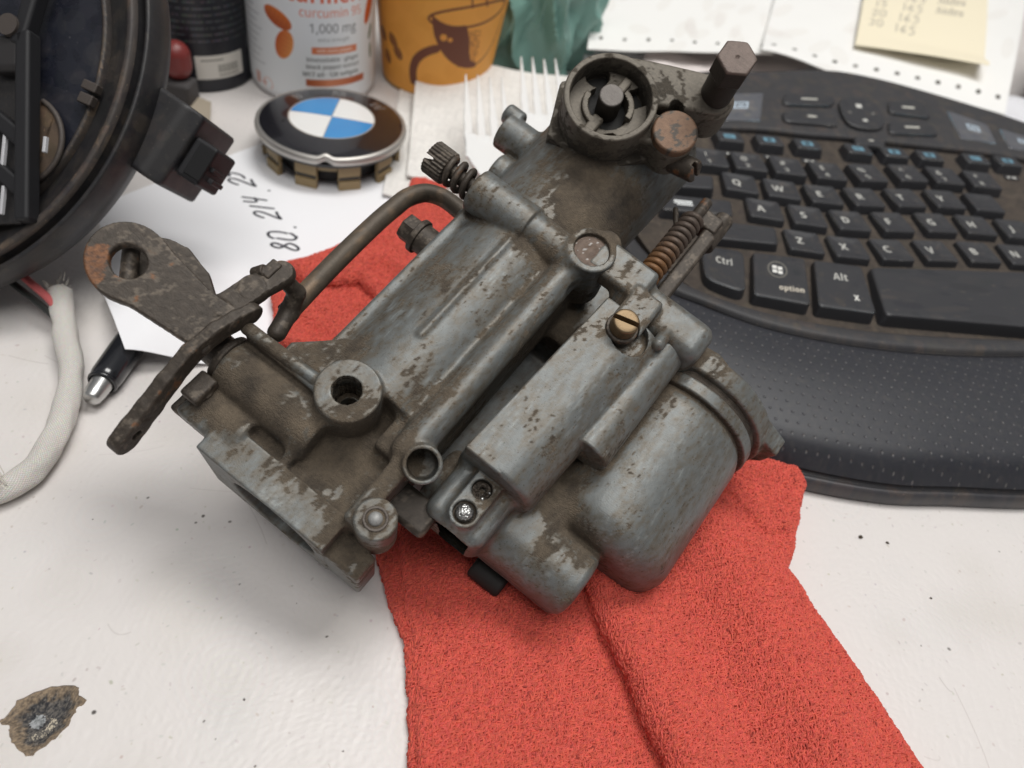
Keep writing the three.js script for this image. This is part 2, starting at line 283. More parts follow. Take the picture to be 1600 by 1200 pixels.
{
  const L0 = poly2([[-31, -126], [-24, -110], [-13, -93], [-8, -76], [-2, -50], [8, -52], [1, -80], [-14, -128]]);
  const L1 = poly2([[-24, -128], [-17, -106], [-11, -91], [-3, -63], [0, -40], [72, -45], [55, -77], [41, -104], [34, -122], [19, -150], [-14, -152]]);
  const R0 = poly2([[33, -113], [40, -100], [52, -77], [66, -45], [142, -58], [119, -88], [101, -120], [91, -137], [95, -150], [99, -169], [97, -175], [84, -179], [45, -178], [17, -155]]);
  const B0 = poly2([[-96, -231], [-93, -213], [-83, -191], [-61, -180], [-30, -150], [20, -150], [30, -230], [-24, -270], [-36, -292], [-48, -307], [-58, -313], [-64, -309], [-62, -288], [-64, -262]]);
  const B2 = poly2([[-93, -225], [-82, -235], [-65, -258], [-54, -295], [-36, -281], [-22, -262], [-24, -229], [-45, -209], [-64, -226], [-80, -217]]);
  const T2 = poly2([[62, -178], [98, -175], [98, -168], [92, -150], [84, -146], [70, -160]]);
  const lay = (x, y, z, P, y0, y1, r) => { const d = P(x, z) + r, h = abs(y - (y0 + y1) / 2) - (y1 - y0) / 2 + r; return min(max(d, h), 0) + hypot(max(d, 0), max(h, 0)) - r; };
  const fold = (x, z) => { const a = (x - 33) * 0.886 - (z + 113) * 0.464; return 2.0 * Math.exp(-Math.pow((a - 4) / 5, 2)) + 2.2 * Math.sin(a * 0.16 + 0.6 + 0.5 * noise(x * 0.02, 3, z * 0.02)) * sstep(2, 14, a); };
  const f = (x, y, z) => {
    if (y > 20) return y - 16;
    const w = 1.6 * noise(x * 0.05, 1, z * 0.05), e = 0.8 * noise(x * 0.16, 4, z * 0.16), X = x + e, Z = z + 0.7 * noise(x * 0.13, 8, z * 0.13);
    let d = min(lay(X, y, Z, L0, -2, 3.2, 1.5), lay(X, y - w * 0.5, Z, L1, -2, 5.2, 2.4));
    d = smin(d, lay(X, y - w - fold(x, z), Z, R0, -2, 11.4, 3.6), 0.5);
    d = smin(d, lay(X, y - w * 1.2, Z, T2, -2, 12.2, 3), 2);
    d = smin(d, lay(X, y - w * 0.8, Z, B0, -2, 7, 3), 1);
    d = smin(d, lay(X, y - w - 0.04 * (-z - 230), Z, B2, 1, 13, 4), 1.2);
    const v = caps(x, 0, z, -57, 0, -232, -36, 0, -205, 4);      // furrow
    const v2 = caps(x, 0, z, -84, 0, -200, -60, 0, -190, 3.5);
    return d + 3.4 * max(sstep(4, -3, v), sstep(3, -2.5, v2)) * sstep(3, 8, y);
  };
  const tw = solid(f, [-104, -0.9, -312], [150, 18, -43], 0.95, { disp: (x, y, z) => 0.13 * noise(x * 1.1, y * 1.1, z * 1.1) + 0.16 * noise(x * 0.42, y * 0.42, z * 0.42), amp: 0.8, slack: 2.1 });
  const m = phys({ map: towelTex, bumpMap: towelBump, bumpScale: 0.0013, roughness: 0.95, sheen: 0.35, sheenRoughness: 0.6, sheenColor: lin(0.7, 0.25, 0.2) });
  const t = put('shop_towel', tw, m);
  {
    const lg = new THREE.TubeGeometry(new THREE.CatmullRomCurve3([V3(-0.7, -0.12, 0), V3(-0.42, 0.16, 0.12), V3(0, 0.27, 0.2), V3(0.42, 0.16, 0.1), V3(0.68, -0.12, 0)]), 7, 0.23, 5).scale(MM, MM, MM);
    const P = tw.attributes.position, I = tw.index, r = rng(1234), mats = [], cols = [], o = new THREE.Object3D(), a = V3(), b = V3(), c = V3(), n = V3(), q = new THREE.Quaternion(), q2 = new THREE.Quaternion(), up = V3(0, 1, 0);
    for (let k = 0; k < I.count; k += 3) {
      a.fromBufferAttribute(P, I.getX(k)); b.fromBufferAttribute(P, I.getX(k + 1)); c.fromBufferAttribute(P, I.getX(k + 2));
      if (a.y < 0.0004) continue;
      n.copy(b).sub(a).cross(c.clone().sub(a)); const A = n.length() / 2 * 1e6; n.normalize(); if (n.y < 0.05) continue;
      let m2 = A * 4.0; while (m2 > 0) {
        if (m2 < 1 && r() > m2) break; m2 -= 1;
        let u = r(), v = r(); if (u + v > 1) { u = 1 - u; v = 1 - v; }
        o.position.set(a.x + (b.x - a.x) * u + (c.x - a.x) * v, a.y + (b.y - a.y) * u + (c.y - a.y) * v, a.z + (b.z - a.z) * u + (c.z - a.z) * v);
        q.setFromUnitVectors(up, n); q2.setFromAxisAngle(up, 1.05 + (r() < 0.5 ? 0.55 : -0.55) + (r() - 0.5) * 0.9); o.quaternion.copy(q).multiply(q2);
        const s = 0.75 + r() * 0.5; o.scale.set(s, s * (0.7 + r() * 0.6), s); o.updateMatrix(); mats.push(o.matrix.clone());
        const d = 0.8 + r() * 0.34; cols.push(r() < 0.012 ? [0.55, 0.5, 0.55] : [d, d * (0.9 + r() * 0.2), d * (0.9 + r() * 0.2)]);
      }
    }
    const im = new THREE.InstancedMesh(lg, phys({ color: lin(0.62, 0.1, 0.07), roughness: 0.95, sheen: 0.3, sheenRoughness: 0.6, sheenColor: lin(0.7, 0.25, 0.2) }), mats.length);
    mats.forEach((mm, i) => { im.setMatrixAt(i, mm); im.setColorAt(i, lin(...cols[i])); });
    im.name = 'terry_loops'; im.userData.kind = 'stuff'; im.castShadow = im.receiveShadow = true; t.add(im);
  }
  tag(t, 'red cotton shop towel folded in layers under the carburetor', 'towel');
}

// ---------------------------------------------------------------- keyboard
const KEYCELL = {};
const keyTex = (() => {
  const cells = [], add = (k, f) => { KEYCELL[k] = cells.length; cells.push(f); };
  const T = (s, size = 56, x = 64, y = 64, col = '#d9d8d2', font = 'sans-serif', bold = 'bold ') => (g) => { g.fillStyle = col; g.font = bold + size + 'px ' + font; g.textAlign = 'center'; g.textBaseline = 'middle'; g.fillText(s, x, y); };
  add('blank', () => {});
  for (const c of 'QWERTYASDFGHJZXCVBN') add(c, T(c, 50, 54, 54, '#b9b8b2'));
  for (const [n, s] of [['1', '!'], ['2', '@'], ['3', '#'], ['4', '$'], ['5', '%'], ['6', '^'], ['7', '&'], ['8', '*']]) add(n, (g) => { T(s, 38, 54, 36, '#a5a49e')(g); T(n, 40, 58, 84, '#a5a49e')(g); });
  for (let i = 1; i < 9; i++) { add('F' + i, (g) => { g.strokeStyle = '#7299aa'; g.fillStyle = '#6a93a6'; g.lineWidth = 7; g.fillRect(36, 36, 56, 50); g.fillStyle = '#23343c'; if (i % 3 === 0) { g.beginPath(); g.arc(64, 60, 15, 0, 7); g.fill(); } else if (i % 3 === 1) { g.fillRect(44, 50, 40, 6); g.fillRect(44, 64, 28, 6); } else g.fillRect(52, 46, 24, 28); }); add('f' + i, T('F' + i, 74, 64, 66)); }
  add('Ctrl', T('Ctrl', 30, 66, 44, '#b5b4ae'));
  add('Alt', (g) => { T('Alt', 27, 64, 40, '#b5b4ae')(g); T('x', 26, 92, 92)(g); });
  add('win', (g) => { g.strokeStyle = '#77746c'; g.lineWidth = 3; g.beginPath(); g.arc(58, 44, 22, 0, 7); g.stroke(); g.fillStyle = '#e4e3de'; for (const [x, y] of [[46, 33], [59, 35], [46, 45], [59, 47]]) g.fillRect(x, y, 11, 9); T('option', 19, 88, 94, '#cfc6b6')(g); });
  add('caps', (g) => { g.fillStyle = '#e9ecec'; g.fillRect(20, 40, 34, 12); g.fillRect(20, 58, 34, 8); g.fillRect(26, 70, 30, 8); });
  add('m1', (g) => { g.fillStyle = '#b9b7ae'; g.fillRect(44, 50, 40, 18); });
  add('m2', (g) => { g.fillStyle = '#b0aea6'; g.beginPath(); g.arc(70, 52, 12, 0, 7); g.fill(); });
  add('knob', (g) => { g.fillStyle = '#c9c8c2'; g.fillRect(56, 26, 18, 14); g.fillRect(60, 86, 14, 10); g.fillStyle = '#8b8982'; g.fillRect(24, 60, 8, 5); g.fillRect(96, 60, 8, 5); });
  add('gl', (g) => { g.strokeStyle = '#6a727a'; g.lineWidth = 6; g.strokeRect(48, 46, 36, 26); g.fillStyle = '#6a727a'; g.fillRect(56, 56, 20, 8); });
  const t = canvasTex(2048, 1024, (g) => {
    const r = rng(21); g.fillStyle = 'rgb(50,50,53)'; g.fillRect(0, 0, 2048, 1024);
    for (let i = 0; i < 4200; i++) { g.fillStyle = r() < 0.55 ? `rgba(116,98,78,${0.03 + r() * 0.13})` : `rgba(30,32,38,${0.1 + r() * 0.2})`; const s = 2 + r() * 14; g.beginPath(); g.ellipse(r() * 2048, r() * 1024, s, s * (0.3 + r() * 0.6), r() * 3, 0, 7); g.fill(); }
    for (let i = 0; i < 2500; i++) { g.fillStyle = `rgba(150,128,100,${0.1 + r() * 0.3})`; g.fillRect(r() * 2048, r() * 1024, 1 + r() * 2.5, 1 + r() * 2); }
    cells.forEach((f, i) => { g.save(); g.translate((i % 16) * 128, Math.floor(i / 16) * 128); g.beginPath(); g.rect(0, 0, 128, 128); g.clip(); f(g); g.restore(); });
  });
  return t;
})();
const cellUV = (k, u, v) => { const i = KEYCELL[k] ?? 0; return [((i % 16) + clamp(u, 0.02, 0.98)) / 16, 1 - (Math.floor(i / 16) + 1 - clamp(v, 0.02, 0.98)) / 8]; };
// a key from the four corners of its top (mm, plan) : back left, back right, front right, front left
function keyCap(Q, y, h, grow, cell, rad = 2, dish = 0.5, yf = (x, z) => 0) {
  const cx = (Q[0][0] + Q[1][0] + Q[2][0] + Q[3][0]) / 4, cz = (Q[0][1] + Q[1][1] + Q[2][1] + Q[3][1]) / 4;
  const ux = ((Q[1][0] - Q[0][0]) + (Q[2][0] - Q[3][0])) / 2, uz = ((Q[1][1] - Q[0][1]) + (Q[2][1] - Q[3][1])) / 2, vx = ((Q[0][0] - Q[3][0]) + (Q[1][0] - Q[2][0])) / 2, vz = ((Q[0][1] - Q[3][1]) + (Q[1][1] - Q[2][1])) / 2;
  const det = ux * vz - uz * vx, M = 5, ring = [];
  for (let c = 0; c < 4; c++) {
    const p = Q[c], a = Q[(c + 3) % 4], b = Q[(c + 1) % 4], la = hypot(a[0] - p[0], a[1] - p[1]), lb = hypot(b[0] - p[0], b[1] - p[1]), r = min(rad, la * 0.48, lb * 0.48);
    const A = [p[0] + (a[0] - p[0]) * r / la, p[1] + (a[1] - p[1]) * r / la], B = [p[0] + (b[0] - p[0]) * r / lb, p[1] + (b[1] - p[1]) * r / lb];
    for (let k = 0; k < M; k++) { const t = k / (M - 1); ring.push([mix(mix(A[0], p[0], t), mix(p[0], B[0], t), t), mix(mix(A[1], p[1], t), mix(p[1], B[1], t), t)]); }
  }
  const n = ring.length, P = [], uv = [], I = [], sz = min(hypot(ux, uz), hypot(vx, vz));
  const loop = (s, yy, flat) => { for (const [x, z] of ring) { const X = cx + (x - cx) * s, Z = cz + (z - cz) * s, dx = X - cx, dz = Z - cz; P.push(X, yy + yf(X, Z), Z); uv.push(...(flat ? cellUV('blank', 0.1 + 0.4 * s, 0.5) : cellUV(cell, 0.5 + (dx * vz - dz * vx) / det, 0.5 + (ux * dz - uz * dx) / det))); } };
  loop(1 + grow / sz * 2, y - h, true); loop(1, y - 0.9, true); loop(1 - 0.5 / sz, y - 0.25, false); loop(1 - 1.5 / sz, y, false); loop(0.72, y - dish * 0.55, false); loop(0.4, y - dish * 0.9, false);
  const nl = 6; for (let l = 0; l < nl - 1; l++) for (let i = 0; i < n; i++) { const a = l * n + i, b = l * n + (i + 1) % n; I.push(a, b, b + n, a, b + n, a + n); }
  P.push(cx, y - dish + yf(cx, cz), cz); uv.push(...cellUV(cell, 0.5, 0.5)); const c0 = P.length / 3 - 1; for (let i = 0; i < n; i++) I.push((nl - 1) * n + i, (nl - 1) * n + (i + 1) % n, c0);
  return fromIndexed(P, I, uv);
}
const keyMat = std({ map: keyTex, roughness: 0.48 });
const glossKeyMat = std({ map: keyTex, color: lin(3.2, 3.3, 3.3), roughness: 0.4 });
const dustTex = canvasTex(1024, 1024, (g, w) => { const r = rng(31); g.fillStyle = 'rgb(68,60,53)'; g.fillRect(0, 0, w, w); for (let i = 0; i < 5000; i++) { g.fillStyle = r() < 0.5 ? `rgba(102,91,78,${0.04 + r() * 0.18})` : `rgba(44,40,38,${0.1 + r() * 0.25})`; const s = 1 + r() * r() * 26; g.beginPath(); g.ellipse(r() * w, r() * w, s, s * (0.4 + r() * 0.6), r() * 3, 0, 7); g.fill(); } }, true, 1 / 0.12);
const frameTex = canvasTex(1024, 1024, (g, w) => { const r = rng(33); g.fillStyle = 'rgb(52,51,53)'; g.fillRect(0, 0, w, w); for (let i = 0; i < 2600; i++) { g.fillStyle = r() < 0.6 ? `rgba(100,82,66,${0.04 + r() * 0.16})` : `rgba(40,40,44,${0.1 + r() * 0.2})`; const s = 1 + r() * r() * 40; g.beginPath(); g.ellipse(r() * w, r() * w, s, s * (0.4 + r() * 0.6), r() * 3, 0, 7); g.fill(); } for (let i = 0; i < 900; i++) { g.fillStyle = `rgba(160,140,112,${0.1 + r() * 0.4})`; g.fillRect(r() * w, r() * w, 1 + r() * 3, 1 + r() * 2); } }, true, 1 / 0.12);
const dotPos = []; for (let j = 0; j < 8; j++) for (let i = 0; i < 8; i++) { dotPos.push([i + (j % 2) * 0.5, j]); }
const palmTex = canvasTex(512, 512, (g, w) => { const r = rng(41); g.fillStyle = 'rgb(40,41,47)'; g.fillRect(0, 0, w, w); for (let i = 0; i < 900; i++) { g.fillStyle = r() < 0.5 ? `rgba(86,78,72,${0.04 + r() * 0.1})` : `rgba(32,34,40,${0.1 + r() * 0.2})`; const s = 2 + r() * 18; g.beginPath(); g.ellipse(r() * w, r() * w, s, s * 0.6, r() * 3, 0, 7); g.fill(); } for (const [i, j] of dotPos) { g.fillStyle = `rgba(140,134,126,${0.12 + r() * 0.36})`; g.beginPath(); g.arc((i + 0.25) * w / 8, (j + 0.5) * w / 8, 6.5, 0, 7); g.fill(); } }, true, 1 / 0.0304);
const palmBump = canvasTex(512, 512, (g, w) => { g.fillStyle = '#404040'; g.fillRect(0, 0, w, w); for (const [i, j] of dotPos) { const x = (i + 0.25) * w / 8, y = (j + 0.5) * w / 8, q = g.createRadialGradient(x, y, 1, x, y, 10); q.addColorStop(0, '#fff'); q.addColorStop(1, '#404040'); g.fillStyle = q; g.beginPath(); g.arc(x, y, 10, 0, 7); g.fill(); } }, false, 1 / 0.0304);
{
  const kb = thing('keyboard', 'dusty black wave shaped computer keyboard with a dotted palm rest', 'keyboard', [0, 0, 0]);
  const slope = (x, z) => 0.087 * (-(0.966 * z + 0.258 * x) - 229.2);
  // strips between two plan curves
  const strip = (A, B, prof, n = 90, uvm = true) => { const a = curve(A.map((p) => [p[0], 0, p[1]])), b = curve(B.map((p) => [p[0], 0, p[1]])); const pa = a.getSpacedPoints(n), pb = b.getSpacedPoints(n); return grid(n, prof.length - 1, (u, v) => { const i = Math.round(u * n), [t, y] = prof[Math.round(v * (prof.length - 1))], x = mix(pa[i].x, pb[i].x, t), z = mix(pa[i].z, pb[i].z, t); return [x, y, z, x * MM, -z * MM]; }); };
  const KF = [[30, -293], [37, -270.5], [49.5, -253], [63, -244], [85, -239.2], [119, -240], [152, -246], [191, -256], [226, -267.5]];
  const PI0 = [[20, -288], [30, -262], [46, -242.5], [64, -236], [87, -230.5], [118, -230.5], [151, -235.5], [188, -245.5], [223, -257]];
  const PO = [[30, -235], [46, -210], [60, -192], [74, -182], [89, -178.5], [108, -177.5], [132, -179], [155, -184], [179, -189], [209, -197]];
  const body = [];
  const frameMat = std({ map: frameTex, roughness: 0.6 });
  put('front_border', strip(KF, PI0, [[-0.05, 12], [0, 21], [0.06, 23.6], [0.25, 24.7], [0.7, 24.8], [0.86, 24.0], [0.9, 22.6], [0.95, 22.2], [1.0, 23]]), frameMat, kb);
  const palmProf = [[0, 22.6]]; for (let i = 1; i <= 24; i++) { const t = i / 24; palmProf.push([t, 23.6 + 0.9 * Math.sin(min(1, t * 2.2) * 1.57) - 9 * Math.pow(t, 2.2) - 6.5 * Math.pow(max(0, (t - 0.86) / 0.14), 2)]); }
  put('palm_rest', strip(PI0, PO, palmProf), std({ map: palmTex, bumpMap: palmBump, bumpScale: 0.00025, roughness: 0.5 }), kb);
  const off = (P, d) => P.map((p) => { const L = hypot(p[0] - 120, p[1] + 330); return [p[0] + (p[0] - 120) / L * d, p[1] + (p[1] + 330) / L * d]; });
  put('base', strip(off(PO, -4), off(PO, 2.4), [[0, 9], [0.35, 8.6], [0.5, 6.2], [0.72, 6.5], [0.86, 6.2], [1, 4.8], [1, 1.4], [0.9, 0.6]]), std({ map: frameTex, color: lin(1.3, 1.3, 1.35), roughness: 0.4 }), kb);
  // deck below the keys and the raised panel behind them
  const deckG = (P, h, y0, step, bev, mat, name) => {
    const cv = curve(P.map((p) => [p[0], 0, p[1]])), s = new THREE.Shape(P.map((p) => new THREE.Vector2(p[0], -p[1])));
    const g = new THREE.ExtrudeGeometry(s, { depth: h, bevelEnabled: bev > 0, bevelSize: bev, bevelThickness: bev, bevelSegments: 4, bevelOffset: -bev }); g.rotateX(-Math.PI / 2); g.translate(0, y0, 0);
    const Q = g.attributes.position, uv = g.attributes.uv; for (let i = 0; i < Q.count; i++) { if (Q.getY(i) > y0 + h * 0.5) Q.setY(i, Q.getY(i) + slope(Q.getX(i), Q.getZ(i))); uv.setXY(i, Q.getX(i) * MM, -Q.getZ(i) * MM); }
    g.computeVertexNormals(); return put(name, g, mat, kb);
  };
  const smooth = (P, n) => curve(P.map((p) => [p[0], 0, p[1]])).getSpacedPoints(n).map((p) => [p.x, p.z]);
  const back = smooth([[34, -340], [40, -378], [52, -403], [70, -418], [99, -430], [120, -442], [142, -451], [162, -453], [178, -452.5], [214, -448], [248, -441], [290, -425]], 40);
  deckG([...smooth(KF, 40).map((p) => [p[0], p[1] - 0.5]), [290, -290], [290, -400], ...back.slice().reverse().map((p) => [p[0], p[1] + 6]), [30, -330]], 14.5, 9.0, 0, 0, std({ map: dustTex, roughness: 0.9 }), 'deck');
  deckG([...smooth([[38, -341], [64, -358], [95, -370], [116, -374.5], [139, -381], [179, -390], [211, -397], [246, -402], [285, -404]], 40), [290, -425], ...back.slice().reverse()], 22, 3, 0, 1.6, frameMat, 'media_panel');
  // letter keys: name, x, z, y of the top
  const K = [['Z', 107, -288, 28], ['X', 126.3, -290.4, 28], ['C', 146, -295.8, 28], ['V', 166.5, -302.5, 28], ['B', 187.5, -309, 28], ['N', 207.5, -314, 28],
    ['A', 91, -304, 30], ['S', 110, -306, 30], ['D', 129.3, -309.5, 30], ['F', 149.8, -316, 30], ['G', 171, -323.5, 30], ['H', 191, -329, 30], ['J', 211, -333, 30],
    ['Q', 80.5, -318.8, 32], ['W', 99.5, -321, 32], ['E', 118.8, -324, 32], ['R', 138.4, -329.5, 32], ['T', 159, -337, 32], ['Y', 179.5, -344, 32], ['blank', 199.5, -348.5, 32],
    ['1', 67, -333, 34], ['2', 85, -336.5, 34], ['3', 103.5, -340, 34], ['4', 122.8, -343.5, 34], ['5', 143, -350, 34], ['6', 164, -358.5, 34], ['7', 183.5, -364, 34], ['8', 203, -368, 34]];
  const keyRow = {}; K.forEach((k) => (keyRow[k[3]] ??= []).push(k));
  const dirAt = (k) => { const R = keyRow[k[3]], i = R.indexOf(k), a = R[max(0, i - 1)], b = R[min(R.length - 1, i + 1)], L = hypot(b[1] - a[1], b[2] - a[2]); return [(b[1] - a[1]) / L, (b[2] - a[2]) / L]; };
  const quadAt = (x, z, w, d, dx, dz) => [[-1, -1], [1, -1], [1, 1], [-1, 1]].map(([i, j]) => [x + i * w / 2 * dx - j * d / 2 * dz, z + i * w / 2 * dz + j * d / 2 * dx]);
  for (const k of K) { const [dx, dz] = dirAt(k); put('key', keyCap(quadAt(k[1], k[2], 15.4, 15.1, dx, dz), k[3], 7.5, 1.0, k[0], 1.5, 1.1), keyMat, kb); }
  const FK = [['F1', 76.5, -353.5], ['F2', 96, -358.4], ['F3', 115, -362.8], ['F4', 141, -369], ['F5', 159.8, -373.8], ['F6', 178.6, -378.6], ['F7', 204, -386], ['F8', 222, -391]];
  FK.forEach(([n, x, z], i) => {
    const a = FK[max(0, i - 1)], b = FK[min(7, i + 1)], L = hypot(b[1] - a[1], b[2] - a[2]), dx = (b[1] - a[1]) / L, dz = (b[2] - a[2]) / L;
    const key = put('key', keyCap(quadAt(x, z, 13, 9.5, dx, dz), 36, 9, 1.5, n, 1.5, 0.3), keyMat, kb);
    const c = [x - dz * 6.4, z + dx * 6.4], lg = grid(1, 1, (u, v) => { const p = (u - 0.5) * 8.5, q = (1 - v) * 3.4, X = c[0] + dx * p - dz * q, Z = c[1] + dz * p + dx * q; return [X, 23.9 + slope(X, Z), Z, ...cellUV('f' + (i + 1), u, v)]; });
    put('legend', lg, keyMat, key);
  });
  // bottom row and modifier keys
  const BIG = [['Ctrl', 27, [[62.5, -270], [80.8, -272.8], [79.6, -244.1], [64, -247.5]], 5], ['win', 27, [[84.2, -273.1], [106.3, -276.5], [104.6, -245.2], [82.6, -244]], 2], ['Alt', 27, [[109.8, -276.8], [130.3, -279.5], [130.7, -248.4], [107.8, -245.5]], 2], ['blank', 27, [[134.1, -280], [222, -306.4], [211, -264], [134.3, -248.6]], 2.5], ['blank', 29, [[66, -287.2], [95.1, -292.2], [95.1, -279.6], [64, -273.4]], 2], ['caps', 31, [[46, -297], [76, -303], [76, -291.1], [46, -284.6]], 2], ['blank', 33, [[45, -310], [68, -318], [68, -306.6], [45, -300]], 2]];
  for (const [n, y, Q, r] of BIG) put('key', keyCap(Q, y, 9, 0.8, n, r, 0.2), keyMat, kb);
  // flush buttons of the media panel
  const MED = [['m1', [[106.4, -407.5], [135.4, -417.5], [133.6, -406.2], [105, -395]], 5], ['m2', [[104.4, -389.6], [131.3, -398.4], [134.8, -387], [104.2, -378]], 5], ['m1', [[165.2, -425.4], [186.5, -433.9], [188, -417.4], [163.5, -412.6]], 4], ['m1', [[161.7, -404.1], [186.2, -412], [188.6, -401], [159.9, -390.6]], 4], ['m2', [[139.9, -380.4], [156.5, -384.3], [156, -376.6], [140.1, -371.8]], 2]];
  const panelY = (x, z) => slope(x, z);
  for (const [n, Q, r] of MED) put('media_button', keyCap(Q, 28.2, 3, 0, n, r, 0.1, panelY), keyMat, kb);
  for (const Q of [[[72.9, -392.9], [96, -404], [92.8, -375.8], [69.3, -365.5]], [[199.4, -432], [220.6, -426.2], [221.1, -408], [201, -404.2]], [[227, -425.3], [247.8, -421.9], [249.6, -409], [227.4, -406]]]) put('glossy_button', keyCap(Q, 27.4, 3, 0, 'gl', 1.2, 0, panelY), glossKeyMat, kb);
  const kc = [147.6, -404.5], kq = [[-12, -15], [12, -15], [12, 15], [-12, 15]].map(([i, j]) => [kc[0] + i * 0.95 - j * -0.3 * 0.3, kc[1] + j + i * -0.3]);
  put('dial_button', keyCap(kq, 28.8, 4, 0, 'knob', 13, 0.9, panelY), keyMat, kb);
}

// ---------------------------------------------------------------- paper on the left with a hand-written number
const INK = {
  0: [[0.5, 0, 0.1, 0.1, 0, 0.5, 0.15, 0.95, 0.5, 1, 0.9, 0.9, 1, 0.5, 0.85, 0.08, 0.5, 0]], 1: [[0.5, 1, 0.5, 0]], 2: [[0, 0.75, 0.2, 1, 0.7, 1, 0.9, 0.7, 0.5, 0.35, 0, 0, 0.5, 0.06, 1, 0]], 4: [[0.1, 1, 0.05, 0.45, 0.9, 0.45], [0.85, 0.95, 0.75, 0]],
  5: [[0.9, 1, 0.2, 1, 0.12, 0.6, 0.6, 0.65, 0.9, 0.4, 0.7, 0.06, 0.1, 0]], 8: [[0.5, 0.52, 0.1, 0.75, 0.4, 1, 0.8, 0.8, 0.5, 0.52, 0.05, 0.25, 0.4, 0, 0.95, 0.2, 0.5, 0.52]], '.': [[0.45, 0.04, 0.55, 0.08]], "'": [[0.3, 1, 0.5, 0.7]], ',': [[0.4, 0.1, 0.3, -0.12]], 6: [[0.8, 1, 0.2, 0.6, 0.05, 0.25, 0.4, 0, 0.85, 0.2, 0.6, 0.5, 0.1, 0.3]], 3: [[0.1, 0.9, 0.6, 1, 0.8, 0.75, 0.4, 0.55, 0.85, 0.3, 0.5, 0, 0.05, 0.1]],
};
function hand(g, s, x, y, size, dx, dy, adv = 0.8, r = rng(3), UX = null, UY = 0, wk = 1) {   // dx,dy: unit direction of the writing line on the canvas (y down)
  const upx = UX ?? dy, upy = UX === null ? -dx : UY;
  for (const ch of s) {
    const wd = (ch === '.' || ch === "'" || ch === ',' ? 0.3 : ch === '1' ? 0.4 : 0.62) * size * wk;
    for (const st of INK[ch] ?? []) {
      const p = []; for (let i = 0; i < st.length; i += 2) { const a = st[i] * wd + (r() - 0.5) * size * 0.05, b = st[i + 1] * size + (r() - 0.5) * size * 0.05; p.push([x + dx * a + upx * b, y + dy * a + upy * b]); }
      g.beginPath(); g.moveTo(...p[0]); for (let i = 1; i < p.length - 1; i++) g.quadraticCurveTo(...p[i], (p[i][0] + p[i + 1][0]) / 2, (p[i][1] + p[i + 1][1]) / 2); g.lineTo(...p[p.length - 1]); g.stroke();
    }
    x += dx * (wd + size * (adv - 0.62)); y += dy * (wd + size * (adv - 0.62));
  }
}
// thin sheet over a plan outline, with its own thickness and gentle unevenness
function sheet(P, y, wob, tex, mapUV, mat, thick = 0.25) {
  const s = new THREE.Shape(P.map((p) => new THREE.Vector2(p[0], -p[1])));
  const xs = P.map((p) => p[0]), zs = P.map((p) => p[1]), D = poly2(P), x0 = min(...xs), x1 = max(...xs), z0 = min(...zs), z1 = max(...zs), n = 70;
  // grid clipped to the outline by pulling outer points onto a ruled quad
  const top = grid(n, n, (u, v) => { const a = [mix(P[0][0], P[1][0], u), mix(P[0][1], P[1][1], u)], b = [mix(P[3][0], P[2][0], u), mix(P[3][1], P[2][1], u)], x = mix(a[0], b[0], v), z = mix(a[1], b[1], v); return [x, y(x, z, u, v) + wob * noise(x * 0.03, y(0, 0, 0, 0), z * 0.03), z, ...(mapUV ? mapUV(x, z, u, v) : [u, v])]; });
  const b = top.clone(); b.translate(0, -thick, 0);
  const P3 = top.attributes.position, Q = [], I = [], U = [], edge = [];
  for (let i = 0; i <= n; i++) edge.push(i); for (let j = 1; j <= n; j++) edge.push(j * (n + 1) + n); for (let i = n - 1; i >= 0; i--) edge.push(n * (n + 1) + i); for (let j = n - 1; j > 0; j--) edge.push(j * (n + 1));
  edge.forEach((e, k) => { for (const d of [0, thick]) { Q.push(P3.getX(e), P3.getY(e) - d, P3.getZ(e)); U.push(top.attributes.uv.getX(e), top.attributes.uv.getY(e)); } const a = k * 2, c = ((k + 1) % edge.length) * 2; I.push(a, a + 1, c, c, a + 1, c + 1); });
  return merge([top, b, fromIndexed(Q, I, U)]);
}
